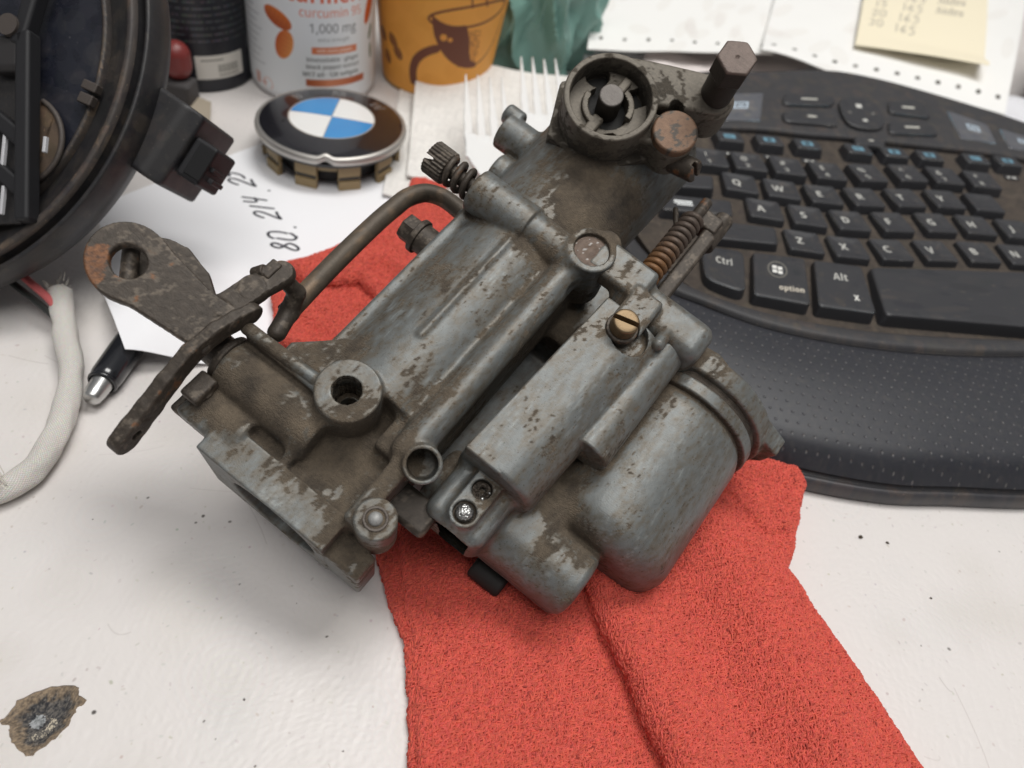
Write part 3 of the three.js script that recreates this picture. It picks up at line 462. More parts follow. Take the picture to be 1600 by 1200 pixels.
{
  const x0 = -190, z0 = -380, W = 160, Hh = 210;             // canvas window in plan
  const noteTex = canvasTex(1280, 1680, (g) => {
    g.fillStyle = 'rgb(240,240,243)'; g.fillRect(0, 0, 1280, 1680); g.strokeStyle = 'rgb(40,40,48)'; g.lineWidth = 9; g.lineCap = g.lineJoin = 'round';
    const cx = (x) => (x - x0) * 8, cz = (z) => (z - z0) * 8, put1 = (s, x, z, size, wk) => { const dx = -0.647, dz = -0.762, ux = -0.987, uz = 0.161, wd = (s === '1' ? 0.4 : s === '.' ? 0.3 : 0.62) * size * wk; hand(g, s, cx(x - dx * wd / 2 - ux * size / 2), cz(z - dz * wd / 2 - uz * size / 2), size * 8, dx, dz, 0.8, rng(3), ux, uz, wk); };
    put1('8', -101.5, -248, 12, 0.9); put1('0', -105, -254.5, 11.5, 0.95); put1('.', -104, -262, 4, 1); put1('2', -116, -267, 10.5, 0.9); put1('1', -120, -271.5, 9.5, 0.8); put1('4', -124.5, -275.5, 10.5, 0.75); put1('.', -123.5, -284.5, 4, 1); put1('2', -135, -287, 11, 0.9); put1('5', -141, -291, 10, 0.8); put1("'", -143.5, -297, 6, 0.6);
  });
  const note = put('paper_note', sheet([[-148, -196], [-123.6, -166.3], [-40, -204], [-69, -302]], (x, z, u, v) => 0.8 + 10.2 * Math.exp(-Math.pow(max(0, abs(x + 128.5 + (z + 170) * 0.02) - 3) / 17, 2)) * sstep(-236, -206, z) * (1 - 0.55 * sstep(-112, -100, x)), 0.4, null, (x, z) => [(x - x0) / W, 1 - (z - z0) / Hh], std({ map: noteTex, roughness: 0.9 })), std({ map: noteTex, roughness: 0.9 }));
  tag(note, 'white paper sheet with handwritten number 80.214 lying upside down on the desk', 'paper');
  const n2 = put('paper_note', sheet([[-180, -250], [-147.5, -197], [-70, -300], [-108, -376]], (x, z) => 0.3 + 10.2 * Math.exp(-Math.pow(max(0, abs(x + 128.5 + (z + 170) * 0.02) - 3) / 17, 2)) * sstep(-236, -206, z), 0.3, null, (x, z) => [(x - x0) / W, 1 - (z - z0) / Hh], null), std({ map: noteTex, roughness: 0.9 }), note);
  n2.name = 'paper_fold';
}

// ---------------------------------------------------------------- pen
{
  const p = thing('ballpoint_pen', 'black ballpoint pen with a silver tip lying left of the carburetor', 'pen', [-126.3, 5.1, -147.5]);
  const ax = V3(-0.035, 0.0, -1).normalize(), q = new THREE.Quaternion().setFromUnitVectors(V3(0, 1, 0), ax); p.quaternion.copy(q);
  const L = (a) => new THREE.LatheGeometry(a.map((v) => new THREE.Vector2(v[0], v[1])), 40);
  const blk = phys({ color: lin(0.012, 0.013, 0.016), roughness: 0.22, clearcoat: 0.6, clearcoatRoughness: 0.1 });
  put('barrel', L([[3.6, 8.2], [4.4, 8.4], [4.9, 11], [5.1, 22], [5.1, 40], [4.6, 62], [0.1, 63]]), blk, p);
  put('tip', L([[0.1, 0], [2.0, 0.2], [2.7, 1.1], [3.2, 4], [3.5, 8.3]]), std({ color: lin(0.55, 0.55, 0.54), metalness: 0.9, roughness: 0.3 }), p);
  put('grip_ring', L([[3.9, 7.6], [4.5, 7.7], [4.7, 8.2], [4.5, 8.8], [3.9, 8.9]]), blk, p);
  const cl = put('clip', new RoundedBoxGeometry(3.4, 40, 1.3, 3, 0.6).translate(0, 39, 0), blk, p); cl.position.set(-0.0052, 0, -0.0035); cl.rotation.y = 0.9;
}

// ---------------------------------------------------------------- braided sleeve and its wires
{
  const braid = canvasTex(512, 512, (g, w) => { g.fillStyle = 'rgb(214,209,202)'; g.fillRect(0, 0, w, w); const r = rng(61); for (let j = 0; j < 32; j++) for (let i = 0; i < 16; i++) { const x = (i + (j % 2) * 0.5) * 32, y = j * 16; g.fillStyle = `rgba(${232 + r() * 20},${228 + r() * 20},${222 + r() * 20},0.95)`; g.beginPath(); g.ellipse(x + 8, y + 4, 13, 5, (j % 2 ? 0.5 : -0.5), 0, 7); g.fill(); g.fillStyle = 'rgba(110,98,86,0.35)'; g.fillRect(x + 20, y + 8, 6, 4); } });
  braid.repeat.set(8, 2);
  const braidB = canvasTex(256, 256, (g, w) => { g.fillStyle = '#333'; g.fillRect(0, 0, w, w); for (let j = 0; j < 16; j++) for (let i = 0; i < 8; i++) { g.fillStyle = '#ddd'; g.beginPath(); g.ellipse((i + (j % 2) * 0.5) * 32 + 8, j * 16 + 4, 13, 5, (j % 2 ? 0.5 : -0.5), 0, 7); g.fill(); } }, false); braidB.repeat.set(16, 4);
  const c = thing('braided_cable', 'frayed white braided cable sleeve with red and black wires leaving its end', 'cable', [0, 0, 0]);
  const S = curve([[-157.5, 9, -187.5], [-148.5, 7, -173.5], [-139.2, 5.5, -160], [-132, 4.6, -144.3], [-128.2, 4.4, -129.1], [-128.6, 4.4, -117.9], [-133, 4.5, -110.5], [-141, 4.5, -106], [-158, 4.5, -103]]);
  const tube = (cv, n, r, k = 20) => new THREE.TubeGeometry(cv, n, r, k);
  const tg = tube(S, 160, 3.7, 24); { const P = tg.attributes.position; for (let i = 0; i < P.count; i++) { const x = P.getX(i), y = P.getY(i), z = P.getZ(i); P.setY(i, y * (1 - 0.02) + 0.25 * noise(x * 0.2, 2, z * 0.2)); P.setX(i, x + 0.8 * noise(x * 0.13, y * 0.3, z * 0.13)); } tg.computeVertexNormals(); }
  put('sleeve', tg, std({ map: braid, bumpMap: braidB, bumpScale: 0.0004, roughness: 0.8 }), c);
  const r = rng(77), fr = [];
  for (let i = 0; i < 70; i++) { const a = r() * 6.28, L = 1 + r() * 3, u = V3(Math.cos(a), 0.4, Math.sin(a)); const o = V3(-158.5 + u.x * 2.8, 9 + Math.sin(a * 3) * 2.5, -188.5 + u.z * 2.8), d = V3(-0.55, 0.25, -0.83).multiplyScalar(L * 0.6).addScaledVector(u, L * 0.35); fr.push(new THREE.TubeGeometry(new THREE.QuadraticBezierCurve3(o, o.clone().addScaledVector(d, 0.5).add(V3(r() - 0.5, r() - 0.3, r() - 0.5)), o.clone().add(d)), 4, 0.17, 4)); }
  for (let i = 0; i < 24; i++) { const o = V3(-131 + (r() - 0.5) * 5, 7.5 + r(), -112 + (r() - 0.5) * 5), d = V3(-2 - r() * 4, 1 + r() * 2, -1.5 - r() * 2.5); fr.push(new THREE.TubeGeometry(new THREE.QuadraticBezierCurve3(o, o.clone().addScaledVector(d, 0.5).add(V3(0, 1, 0)), o.clone().add(d)), 4, 0.14, 4)); }
  put('frayed_threads', merge(fr), std({ color: lin(0.62, 0.58, 0.52), roughness: 0.9 }), c);
  put('red_wire', tube(curve([[-190, 16, -200], [-180.7, 13.5, -194.6], [-168.6, 12, -187.6], [-157, 10, -181.5], [-151, 8, -177]]), 40, 1.35, 12), phys({ color: lin(0.58, 0.14, 0.14), roughness: 0.35 }), c);
  put('black_wire', tube(curve([[-192, 13, -196], [-181, 10, -190.6], [-169, 9, -184.6], [-158.5, 8, -179.5], [-152, 7, -176]]), 40, 1.2, 12), phys({ color: lin(0.03, 0.032, 0.03), roughness: 0.4 }), c);
}

// ---------------------------------------------------------------- round black plastic housing
{
  const u = thing('plastic_housing', 'large round black plastic housing with an open connector, leaning at the left edge', 'car part', [-216.6, 69.4, -227.2]);
  const N = V3(-0.122788, 0.707107, 0.696364).normalize(), Xa = V3(0, 1, 0).cross(N).normalize(), Ya = N.clone().cross(Xa); u.quaternion.setFromRotationMatrix(new THREE.Matrix4().makeBasis(Xa, Ya, N));
  const dirt = canvasTex(1024, 1024, (g, w) => { const r = rng(91); g.fillStyle = 'rgb(42,41,42)'; g.fillRect(0, 0, w, w); for (let i = 0; i < 2200; i++) { g.fillStyle = r() < 0.5 ? `rgba(96,82,68,${0.03 + r() * 0.14})` : `rgba(22,22,26,${0.1 + r() * 0.2})`; const s = 2 + r() * r() * 60; g.beginPath(); g.ellipse(r() * w, r() * w, s, s * (0.3 + r() * 0.6), r() * 3, 0, 7); g.fill(); } for (let i = 0; i < 900; i++) { g.fillStyle = `rgba(150,136,116,${0.1 + r() * 0.35})`; g.fillRect(r() * w, r() * w, 1 + r() * 2.5, 1 + r() * 2.5); } }, true, 8);
  const pl = std({ map: dirt, roughness: 0.5 }), gl = std({ map: dirt, color: lin(0.65, 0.75, 1.05), roughness: 0.26 }), bk = std({ color: lin(0.008, 0.008, 0.01), roughness: 0.62 }), grey = std({ map: dirt, color: lin(2.4, 2.1, 1.8), roughness: 0.6 });
  const lathe = (a, m, n, seg = 150) => { const g = new THREE.LatheGeometry(a.map((v) => new THREE.Vector2(v[0], v[1])), seg); g.rotateX(Math.PI / 2); return put(n, boxUV(mergeVertices(g)), m, u); };
  lathe([[0.1, -3], [30, -3.4], [55, -4.6], [66.5, -6]], gl, 'face');
  lathe([[66.4, -7], [66.8, -4.9], [67.7, -4.4], [68.6, -5], [68.8, -7.5]], grey, 'bead');
  lathe([[68.6, -7], [72, -5.4], [76.5, -2.4], [78, -0.9]], pl, 'sloped_wall');
  lathe([[77.6, -1.4], [78.6, 0.2], [79.8, 0.7], [80.8, 0.3], [81.3, -1.4]], grey, 'ridge');
  lathe([[81.2, -1.2], [81.7, -5.6], [82.9, -5.8], [83.4, -1.8], [84.3, -0.9], [85.4, -1.5], [85.9, -4.5]], pl, 'rim');
  lathe([[85.6, -3.6], [86.2, -6], [86.4, -10], [83, -17], [73, -26], [56, -33], [30, -37], [0.1, -38]], pl, 'body');
  const rb = (w, h, d, x, y, z, m, n, rz = 0, e = 1, parent = u) => { const g = new RoundedBoxGeometry(w, h, d, 3, min(e, w / 2.2, h / 2.2, d / 2.2)); g.rotateZ(rz); g.translate(x, y, z); return put(n, g, m, parent); };
  put('connector_box', solid((x, y, z) => { const X = (x - 88) * 0.96 - (y + 3.5) * 0.28, Y = (x - 88) * 0.28 + (y + 3.5) * 0.96; return smax(box(X, Y, z, -14, 10, -13.5, 13.5, -34, -9, 1.4), (X * 0.55 + (z + 21) * 0.83) - 12.4, 1); }, [68, -22, -36], [104, 16, -7], 0.7, { h: 0.2 }), pl, u);
  const cn = rb(9, 14, 13, 102.5, -7.5, -20, bk, 'connector', -0.25, 1.2);
  rb(6.5, 11.5, 1.2, 104, -7.6, -13.5, std({ color: lin(0.002, 0.002, 0.003), roughness: 0.8 }), 'socket', -0.25, 0.5, cn);
  for (const k of [-1, 0, 1]) rb(2, 1.6, 7, 107.2 - k * 0.8, -8.6 + k * 3.6, -19, bk, 'latch', -0.25, 0.4, cn);
  // bracket with its bars in front of the opening
  rb(5, 60, 6, 55.5, -16, 2, bk, 'bracket_arm', 0.35, 1.2); rb(5, 26, 6, 44, 20, 2, bk, 'bracket_arm', 0.05, 1.4); rb(16, 5, 5, 49, -18, 1, bk, 'bracket_arm', -0.35); rb(16, 5, 5, 55, -33, 1, bk, 'bracket_arm', -0.35); rb(4.6, 60, 6, 38, -22, 1.5, bk, 'bracket_arm', 0.3, 1.2);
  rb(22, 60, 2.4, 42, -20, -2, pl, 'bracket_plate', 0.32, 0.8); rb(11, 12, 7, 42, 4, 1, pl, 'bracket_plate', 0.3, 2.5);
  { const s = new THREE.Shape(); s.absarc(50, -20, 14.2, -1.15, 1.45, false); s.lineTo(48, -6); s.lineTo(60, -34); const g = new THREE.ExtrudeGeometry(s, { depth: 1.6, bevelEnabled: false, curveSegments: 40 }); g.translate(0, 0, -4.6); put('tan_insert', boxUV(mergeVertices(g)), std({ map: dirt, color: lin(4.2, 3.0, 1.9), roughness: 0.7 }), u); const t = new THREE.TorusGeometry(14.4, 0.9, 10, 60, 2.3); t.rotateZ(-0.95); t.translate(50, -20, -3); put('insert_ring', t, grey, u); }
  for (const [x, y, h] of [[50.6, -24, 13], [56, -40, 9], [63.6, -19.5, 5]]) rb(1.1, h, 1.5, x, y, 2.4, std({ color: lin(0.5, 0.5, 0.52), roughness: 0.2 }), 'clear_strip', 0.25, 0.3);
  { const t = new THREE.CylinderGeometry(3.4, 3.4, 4, 30); t.rotateX(Math.PI / 2); t.translate(41, 12, 4); put('pivot', t, grey, u); }
  rb(5.4, 3, 3.4, 67.4, 3, -3.6, grey, 'clip', -0.1, 0.5); rb(5, 3.4, 3, 67.2, -1.2, -3.6, grey, 'clip', -0.1, 0.5);
}
// red cap and grey foot behind the housing, and the beige strap
{
  const c = thing('red_cap', 'red rounded plastic cap on a grey stub behind the black housing', 'cap', [-188, 12, -346]);
  put('cap', new THREE.CapsuleGeometry(6.6, 5, 10, 24).translate(0, 8.5, 0), phys({ color: lin(0.19, 0.03, 0.027), roughness: 0.4 }), c);
  put('stub', new RoundedBoxGeometry(17, 11, 12, 3, 2).translate(-1, -5.5, 2), std({ color: lin(0.06, 0.055, 0.055), roughness: 0.7 }), c);
  const s = put('paper_strap', sheet([[-188, -352], [-171, -341], [-160, -311], [-176, -322]], (x, z, u, v) => 1.2 + 4 * u * (1 - v), 0.5), std({ color: lin(0.42, 0.36, 0.28), roughness: 0.8 }));
  tag(s, 'beige strap on the desk between the connector and the black bottle', 'strap');
}

// ---------------------------------------------------------------- bottles and cup
function printed(g, s, x, y, size, col, wgt = 'bold', al = 'center') { g.fillStyle = col; g.font = `${wgt} ${size}px sans-serif`; g.textAlign = al; g.textBaseline = 'middle'; g.fillText(s, x, y); }
{
  const X = (deg) => 1024 + deg * 5.65, Y = (h) => (107 - h) * 10;
  const lab = canvasTex(2048, 1024, (g) => {
    g.fillStyle = 'rgb(226,229,232)'; g.fillRect(0, 0, 2048, 1024);
    printed(g, 'turmeric', X(18), Y(55.2), 104, '#d9613a');
    printed(g, 'curcumin 95', X(18), Y(47), 58, '#dd7450', 'normal');
    printed(g, '1,000 mg', X(19), Y(39.8), 60, '#55585a', 'normal');
    printed(g, 'extra strength', X(19), Y(34.4), 26, '#8b8d8e', 'normal');
    g.fillStyle = '#d5774c'; g.fillRect(X(-1), Y(30.8), 240, 34); printed(g, 'with black pepper', X(20), Y(29.1), 22, '#f2ddd0');
    printed(g, 'bioavailable · ginger', X(19), Y(24.6), 29, '#6a6d6e'); printed(g, 'black pepper extract', X(19), Y(21), 29, '#6a6d6e'); printed(g, 'MCT oil · 120 softgels', X(17), Y(17.2), 30, '#4f5354');
    const gr = g.createLinearGradient(X(-7), 0, X(44), 0); gr.addColorStop(0, '#a2522e'); gr.addColorStop(0.4, '#d58863'); gr.addColorStop(1, '#b0562f'); g.fillStyle = gr; g.fillRect(X(-7), Y(14.6), 330, 36);
    const root = (x, y, a, b, rot, c1, c2) => { g.save(); g.translate(x, y); g.rotate(rot); const q = g.createLinearGradient(0, -b, 0, b); q.addColorStop(0, c1); q.addColorStop(1, c2); g.fillStyle = q; g.beginPath(); g.ellipse(0, 0, a, b, 0, 0, 7); g.fill(); g.strokeStyle = 'rgba(120,50,15,0.25)'; g.lineWidth = 3; for (let i = -2; i < 3; i++) { g.beginPath(); g.ellipse(i * a * 0.3, 0, 5, b * 0.85, 0, -1.2, 1.2); g.stroke(); } g.restore(); };
    root(X(-30), Y(42), 78, 40, 0.45, '#d4722f', '#a5481c'); root(X(-25), Y(30), 74, 46, 1.9, '#e0924a', '#c0571f'); root(X(60), Y(47), 90, 30, -1.15, '#d9662c', '#b64a1d');
    g.fillStyle = '#44633f'; for (const [d, h, rot] of [[-44, 52, 0.7], [62, 34, -1.2], [63, 24, 1.5]]) { g.save(); g.translate(X(d), Y(h)); g.rotate(rot); g.beginPath(); g.ellipse(0, 0, 40, 11, 0, 0, 7); g.fill(); g.restore(); }
    g.fillStyle = 'rgba(150,152,158,0.6)'; for (let i = 0; i < 9; i++) g.fillRect(X(-78), Y(44 - i * 3.4), 120 + (i * 37 % 60), 6);
    g.strokeStyle = 'rgba(214,120,90,0.6)'; g.lineWidth = 5; g.beginPath(); g.arc(X(-45), Y(7), 30, 0, 7); g.stroke(); g.fillStyle = 'rgba(190,110,90,0.5)'; g.fillRect(X(-62), Y(11), 40, 60); g.fillRect(X(-52), Y(8), 30, 20);
  });
  const th = Math.atan2(138.7, 396.4), b = thing('supplement_bottle', 'white supplement bottle with an orange turmeric label behind the wheel cap', 'bottle', [-138.7, 0, -396.4]);
  const gl = new THREE.CylinderGeometry(32.2, 32.2, 102, 96, 1, true); gl.translate(0, 56, 0); gl.rotateY(th - Math.PI);
  put('label', gl, std({ map: lab, roughness: 0.4 }), b);
  put('body', new THREE.LatheGeometry([[0.1, 1.2], [24, 0.9], [28.5, 0.2], [30.6, 1.1], [31.7, 3], [32, 5], [32, 107], [30, 112], [20, 118], [0.1, 118]].map((p) => new THREE.Vector2(...p)), 96), phys({ color: lin(0.75, 0.76, 0.78), roughness: 0.35 }), b);
}
{
  const X = (deg) => 1024 + deg * 5.69, Y = (h) => (104 - h) * 10;
  const r = rng(14), art = canvasTex(2048, 1024, (g) => {
    g.fillStyle = 'rgb(230,160,68)'; g.fillRect(0, 0, 2048, 1024);
    for (let i = 0; i < 260; i++) { g.fillStyle = r() < 0.5 ? 'rgba(205,128,44,0.10)' : 'rgba(232,170,84,0.09)'; const s = 20 + r() * 70; g.beginPath(); g.ellipse(r() * 2048, r() * 1024, s, s, 0, 0, 7); g.fill(); }
    const br = '#6b3a26';
    g.fillStyle = br; g.strokeStyle = br; g.lineCap = 'round';
    // the printed cup: rim ellipse and shaded bowl
    g.beginPath(); g.moveTo(X(-7), Y(47)); g.bezierCurveTo(X(-6), Y(30), X(12), Y(19), X(36), Y(19)); g.bezierCurveTo(X(44), Y(19), X(40), Y(22), X(34), Y(23)); g.bezierCurveTo(X(28), Y(26), X(30), Y(36), X(22), Y(43)); g.bezierCurveTo(X(14), Y(42), X(2), Y(42), X(-7), Y(47)); g.fill();
    g.lineWidth = 12; g.beginPath(); g.ellipse(X(28), Y(47.5), 215, 52, -0.14, 0, 7); g.stroke();
    g.lineWidth = 8; g.beginPath(); g.moveTo(X(36), Y(20)); g.quadraticCurveTo(X(62), Y(24), X(68), Y(44)); g.stroke();
    for (let i = 0; i < 500; i++) { const a = X(18 + r() * 20), c = Y(20 + r() * 20); g.globalAlpha = 0.5; g.fillRect(a, c, 3 + r() * 9, 2 + r() * 3); } g.globalAlpha = 1;
    g.fillStyle = 'rgb(220,150,62)'; g.beginPath(); g.arc(X(4), Y(36), 18, 0, 7); g.fill(); g.beginPath(); g.arc(X(10), Y(35), 12, 0, 7); g.fill();
    g.lineWidth = 9; g.beginPath(); g.moveTo(X(26), Y(52)); g.bezierCurveTo(X(20), Y(60), X(34), Y(66), X(28), Y(74)); g.stroke(); g.beginPath(); g.moveTo(X(40), Y(52)); g.bezierCurveTo(X(34), Y(58), X(46), Y(64), X(40), Y(70)); g.stroke();
    g.lineWidth = 44; g.beginPath(); g.moveTo(X(-22), Y(9)); g.bezierCurveTo(X(-26), Y(20), X(-16), Y(26), X(-2), Y(29.5)); g.stroke();
    g.fillStyle = br; for (const [d, h, rot] of [[-62, 27, 1.1], [-46, 27, 0.9], [-40, 21.5, 0.9], [-56, 16, 1.2], [-80, 20, 0.4], [100, 30, 0.8], [120, 16, 1.6]]) { g.save(); g.translate(X(d), Y(h)); g.rotate(rot); g.beginPath(); g.ellipse(0, 0, 40, 25, 0, 0, 7); g.fill(); g.strokeStyle = 'rgb(214,150,80)'; g.lineWidth = 6; g.beginPath(); g.moveTo(-36, 2); g.quadraticCurveTo(0, -8, 36, 2); g.stroke(); g.restore(); }
  });
  const th = Math.atan2(78.6, 429.6), c = thing('paper_cup', 'orange paper coffee cup printed with a brown cup and coffee beans', 'cup', [-78.6, 0, -429.6]);
  const g = new THREE.CylinderGeometry(29.9 + 0.118 * 102, 29.9, 102, 96, 1, true); g.translate(0, 53, 0); g.rotateY(th - Math.PI);
  put('wall', g, std({ map: art, roughness: 0.55 }), c);
  put('base_rim', new THREE.LatheGeometry([[28.2, 4], [28.4, 0.4], [29.4, 0.1], [29.85, 0.9], [29.95, 2.2]].map((p) => new THREE.Vector2(...p)), 96), std({ color: lin(0.35, 0.2, 0.08), roughness: 0.7 }), c);
  put('lip', new THREE.TorusGeometry(41.9, 1.3, 10, 80).rotateX(Math.PI / 2).translate(0, 104.5, 0), std({ color: lin(0.6, 0.36, 0.12), roughness: 0.6 }), c);
}
{
  const lab = canvasTex(1024, 512, (g) => {
    g.fillStyle = 'rgb(30,31,38)'; g.fillRect(0, 0, 1024, 512); const r = rng(17);
    const X = (d) => 512 + d * 2.84, Y = (h) => 512 - h * 6;
    for (let i = 0; i < 16; i++) { const h = 26 + i * 3.1; for (let k = -80; k < 70; k += 2) { g.fillStyle = `rgba(${130 + r() * 60},${128 + r() * 60},${128 + r() * 50},${r() < 0.75 ? 0.42 : 0.05})`; g.fillRect(X(k), Y(h), 5, 5); } }
    g.fillStyle = 'rgb(212,208,200)'; g.fillRect(X(-6), Y(18.5), X(50) - X(-6), 72);
    g.fillStyle = 'rgba(120,116,110,0.8)'; g.fillRect(X(0), Y(16.5), 70, 5); for (let i = 0; i < 14; i++) g.fillRect(X(18) + i * 5, Y(13.5), i % 3 ? 3 : 4, 24); g.fillRect(X(18), Y(8.6), 70, 5);
    g.fillStyle = 'rgba(170,170,172,0.7)'; g.fillRect(X(62), Y(24), 4, 40); g.fillRect(X(66), Y(24), 3, 40);
  });
  const th = Math.atan2(194, 381), b = thing('dark_bottle', 'dark blue black bottle with fine printed lines and a white sticker', 'bottle', [-194, 0, -381]);
  const g = new THREE.CylinderGeometry(26, 26, 84, 80, 1, true); g.translate(0, 42.6, 0); g.rotateY(th - Math.PI);
  put('label', g, phys({ map: lab, roughness: 0.35 }), b);
  put('body', new THREE.LatheGeometry([[0.1, 0.3], [24, 0.2], [25.4, 0.8], [25.8, 2], [25.8, 86], [20, 94], [0.1, 96]].map((p) => new THREE.Vector2(...p)), 80), phys({ color: lin(0.012, 0.013, 0.018), roughness: 0.3 }), b);
}

// ---------------------------------------------------------------- wheel centre cap
{
  const R = 34, face = canvasTex(1024, 1024, (g) => {
    g.translate(512, 512); g.fillStyle = 'rgb(26,25,30)'; g.fillRect(-512, -512, 1024, 1024);
    const r0 = 305, a0 = 0.12;
    for (let k = 0; k < 4; k++) { g.fillStyle = k % 2 ? 'rgb(238,238,236)' : 'rgb(56,142,206)'; g.beginPath(); g.moveTo(0, 0); g.arc(0, 0, r0, a0 + k * Math.PI / 2, a0 + (k + 1) * Math.PI / 2); g.fill(); }
    g.strokeStyle = 'rgb(168,160,150)'; g.lineWidth = 10; g.beginPath(); g.arc(0, 0, r0, 0, 7); g.stroke(); g.lineWidth = 6; for (const a of [a0, a0 + Math.PI / 2]) { g.beginPath(); g.moveTo(-Math.cos(a) * r0, -Math.sin(a) * r0); g.lineTo(Math.cos(a) * r0, Math.sin(a) * r0); g.stroke(); }
    g.fillStyle = 'rgb(104,100,98)'; g.font = 'bold 132px sans-serif'; g.textAlign = 'center'; g.textBaseline = 'middle';
    'BMW'.split('').forEach((ch, i) => { g.save(); g.rotate((i - 1) * 0.82 + 0.05); g.translate(0, -405); g.fillText(ch, 0, 0); g.restore(); });
  });
  const c = thing('wheel_cap', 'round wheel centre cap with blue and white quartered emblem on tan clips', 'wheel cap', [-105.8, 0, -324.8]);
  c.rotation.set(0, 0.22, 0);
  const fz = new THREE.LatheGeometry([[0.05, 19.6], [10, 19.5], [20, 19.1], [28, 18.3], [32.2, 17.3]].map((p) => new THREE.Vector2(...p)), 120); { const P = fz.attributes.position, uv = fz.attributes.uv; for (let i = 0; i < P.count; i++) uv.setXY(i, 0.5 + P.getX(i) / 64.6, 0.5 - P.getZ(i) / 64.6); }
  put('emblem_face', fz, phys({ map: face, roughness: 0.25, clearcoat: 1, clearcoatRoughness: 0.06 }), c);
  const notch = Math.PI * 0.5 - 0.12, dent = (g, amt) => { const P = g.attributes.position; for (let i = 0; i < P.count; i++) { const a = Math.atan2(P.getX(i), P.getZ(i)), d = Math.exp(-Math.pow(a / 0.07, 2)), rr = hypot(P.getX(i), P.getZ(i)), k = 1 - amt * d / rr; P.setX(i, P.getX(i) * k); P.setZ(i, P.getZ(i) * k); P.setY(i, P.getY(i) + d * amt * 0.8); } g.computeVertexNormals(); return g; };
  put('chrome_rim', dent(new THREE.LatheGeometry([[32, 17.2], [32.8, 17.5], [33.9, 16.8], [34.3, 15.4], [33.9, 14]].map((p) => new THREE.Vector2(...p)), 200), 1.3), std({ color: lin(0.5, 0.48, 0.45), metalness: 0.75, roughness: 0.42 }), c);
  put('black_skirt', new THREE.LatheGeometry([[33.8, 14.4], [33.4, 12.6], [31.5, 11.4], [30.5, 12], [0.1, 13]].map((p) => new THREE.Vector2(...p)), 120), std({ color: lin(0.03, 0.03, 0.032), roughness: 0.5 }), c);
  const tan = std({ color: lin(0.30, 0.22, 0.11), roughness: 0.55 }), dk = std({ color: lin(0.05, 0.045, 0.04), roughness: 0.6 });
  for (let k = 0; k < 10; k++) {
    const a = k * Math.PI / 5 + 0.33;
    const g = (p, d, z, y0, y1, w) => { const b = new RoundedBoxGeometry(w, y1 - y0, d, 2, 0.35); b.translate(0, (y0 + y1) / 2, z); return b; };
    const q = put('clip', merge([g(0, 1.5, 29.6, 0.6, 12.6, 10), g(0, 2.2, 30.3, 0.2, 4.6, 10), g(0, 1.9, 30.1, 6.6, 11.8, 10)]), tan, c); q.rotation.y = a;
    put('groove', g(0, 1.2, 29.9, 4.7, 6.5, 9.6), dk, q);
  }
  put('tan_ring', new THREE.CylinderGeometry(29.4, 29.4, 3, 80, 1, true, -0.42, 0.85).translate(0, 10.2, 0), new THREE.MeshStandardMaterial({ color: lin(0.30, 0.23, 0.12), roughness: 0.55, side: THREE.DoubleSide }), c);
  put('inner_cup', new THREE.CylinderGeometry(26, 25, 11, 60).translate(0, 7, 0), std({ color: lin(0.02, 0.019, 0.018), roughness: 0.7 }), c);
}

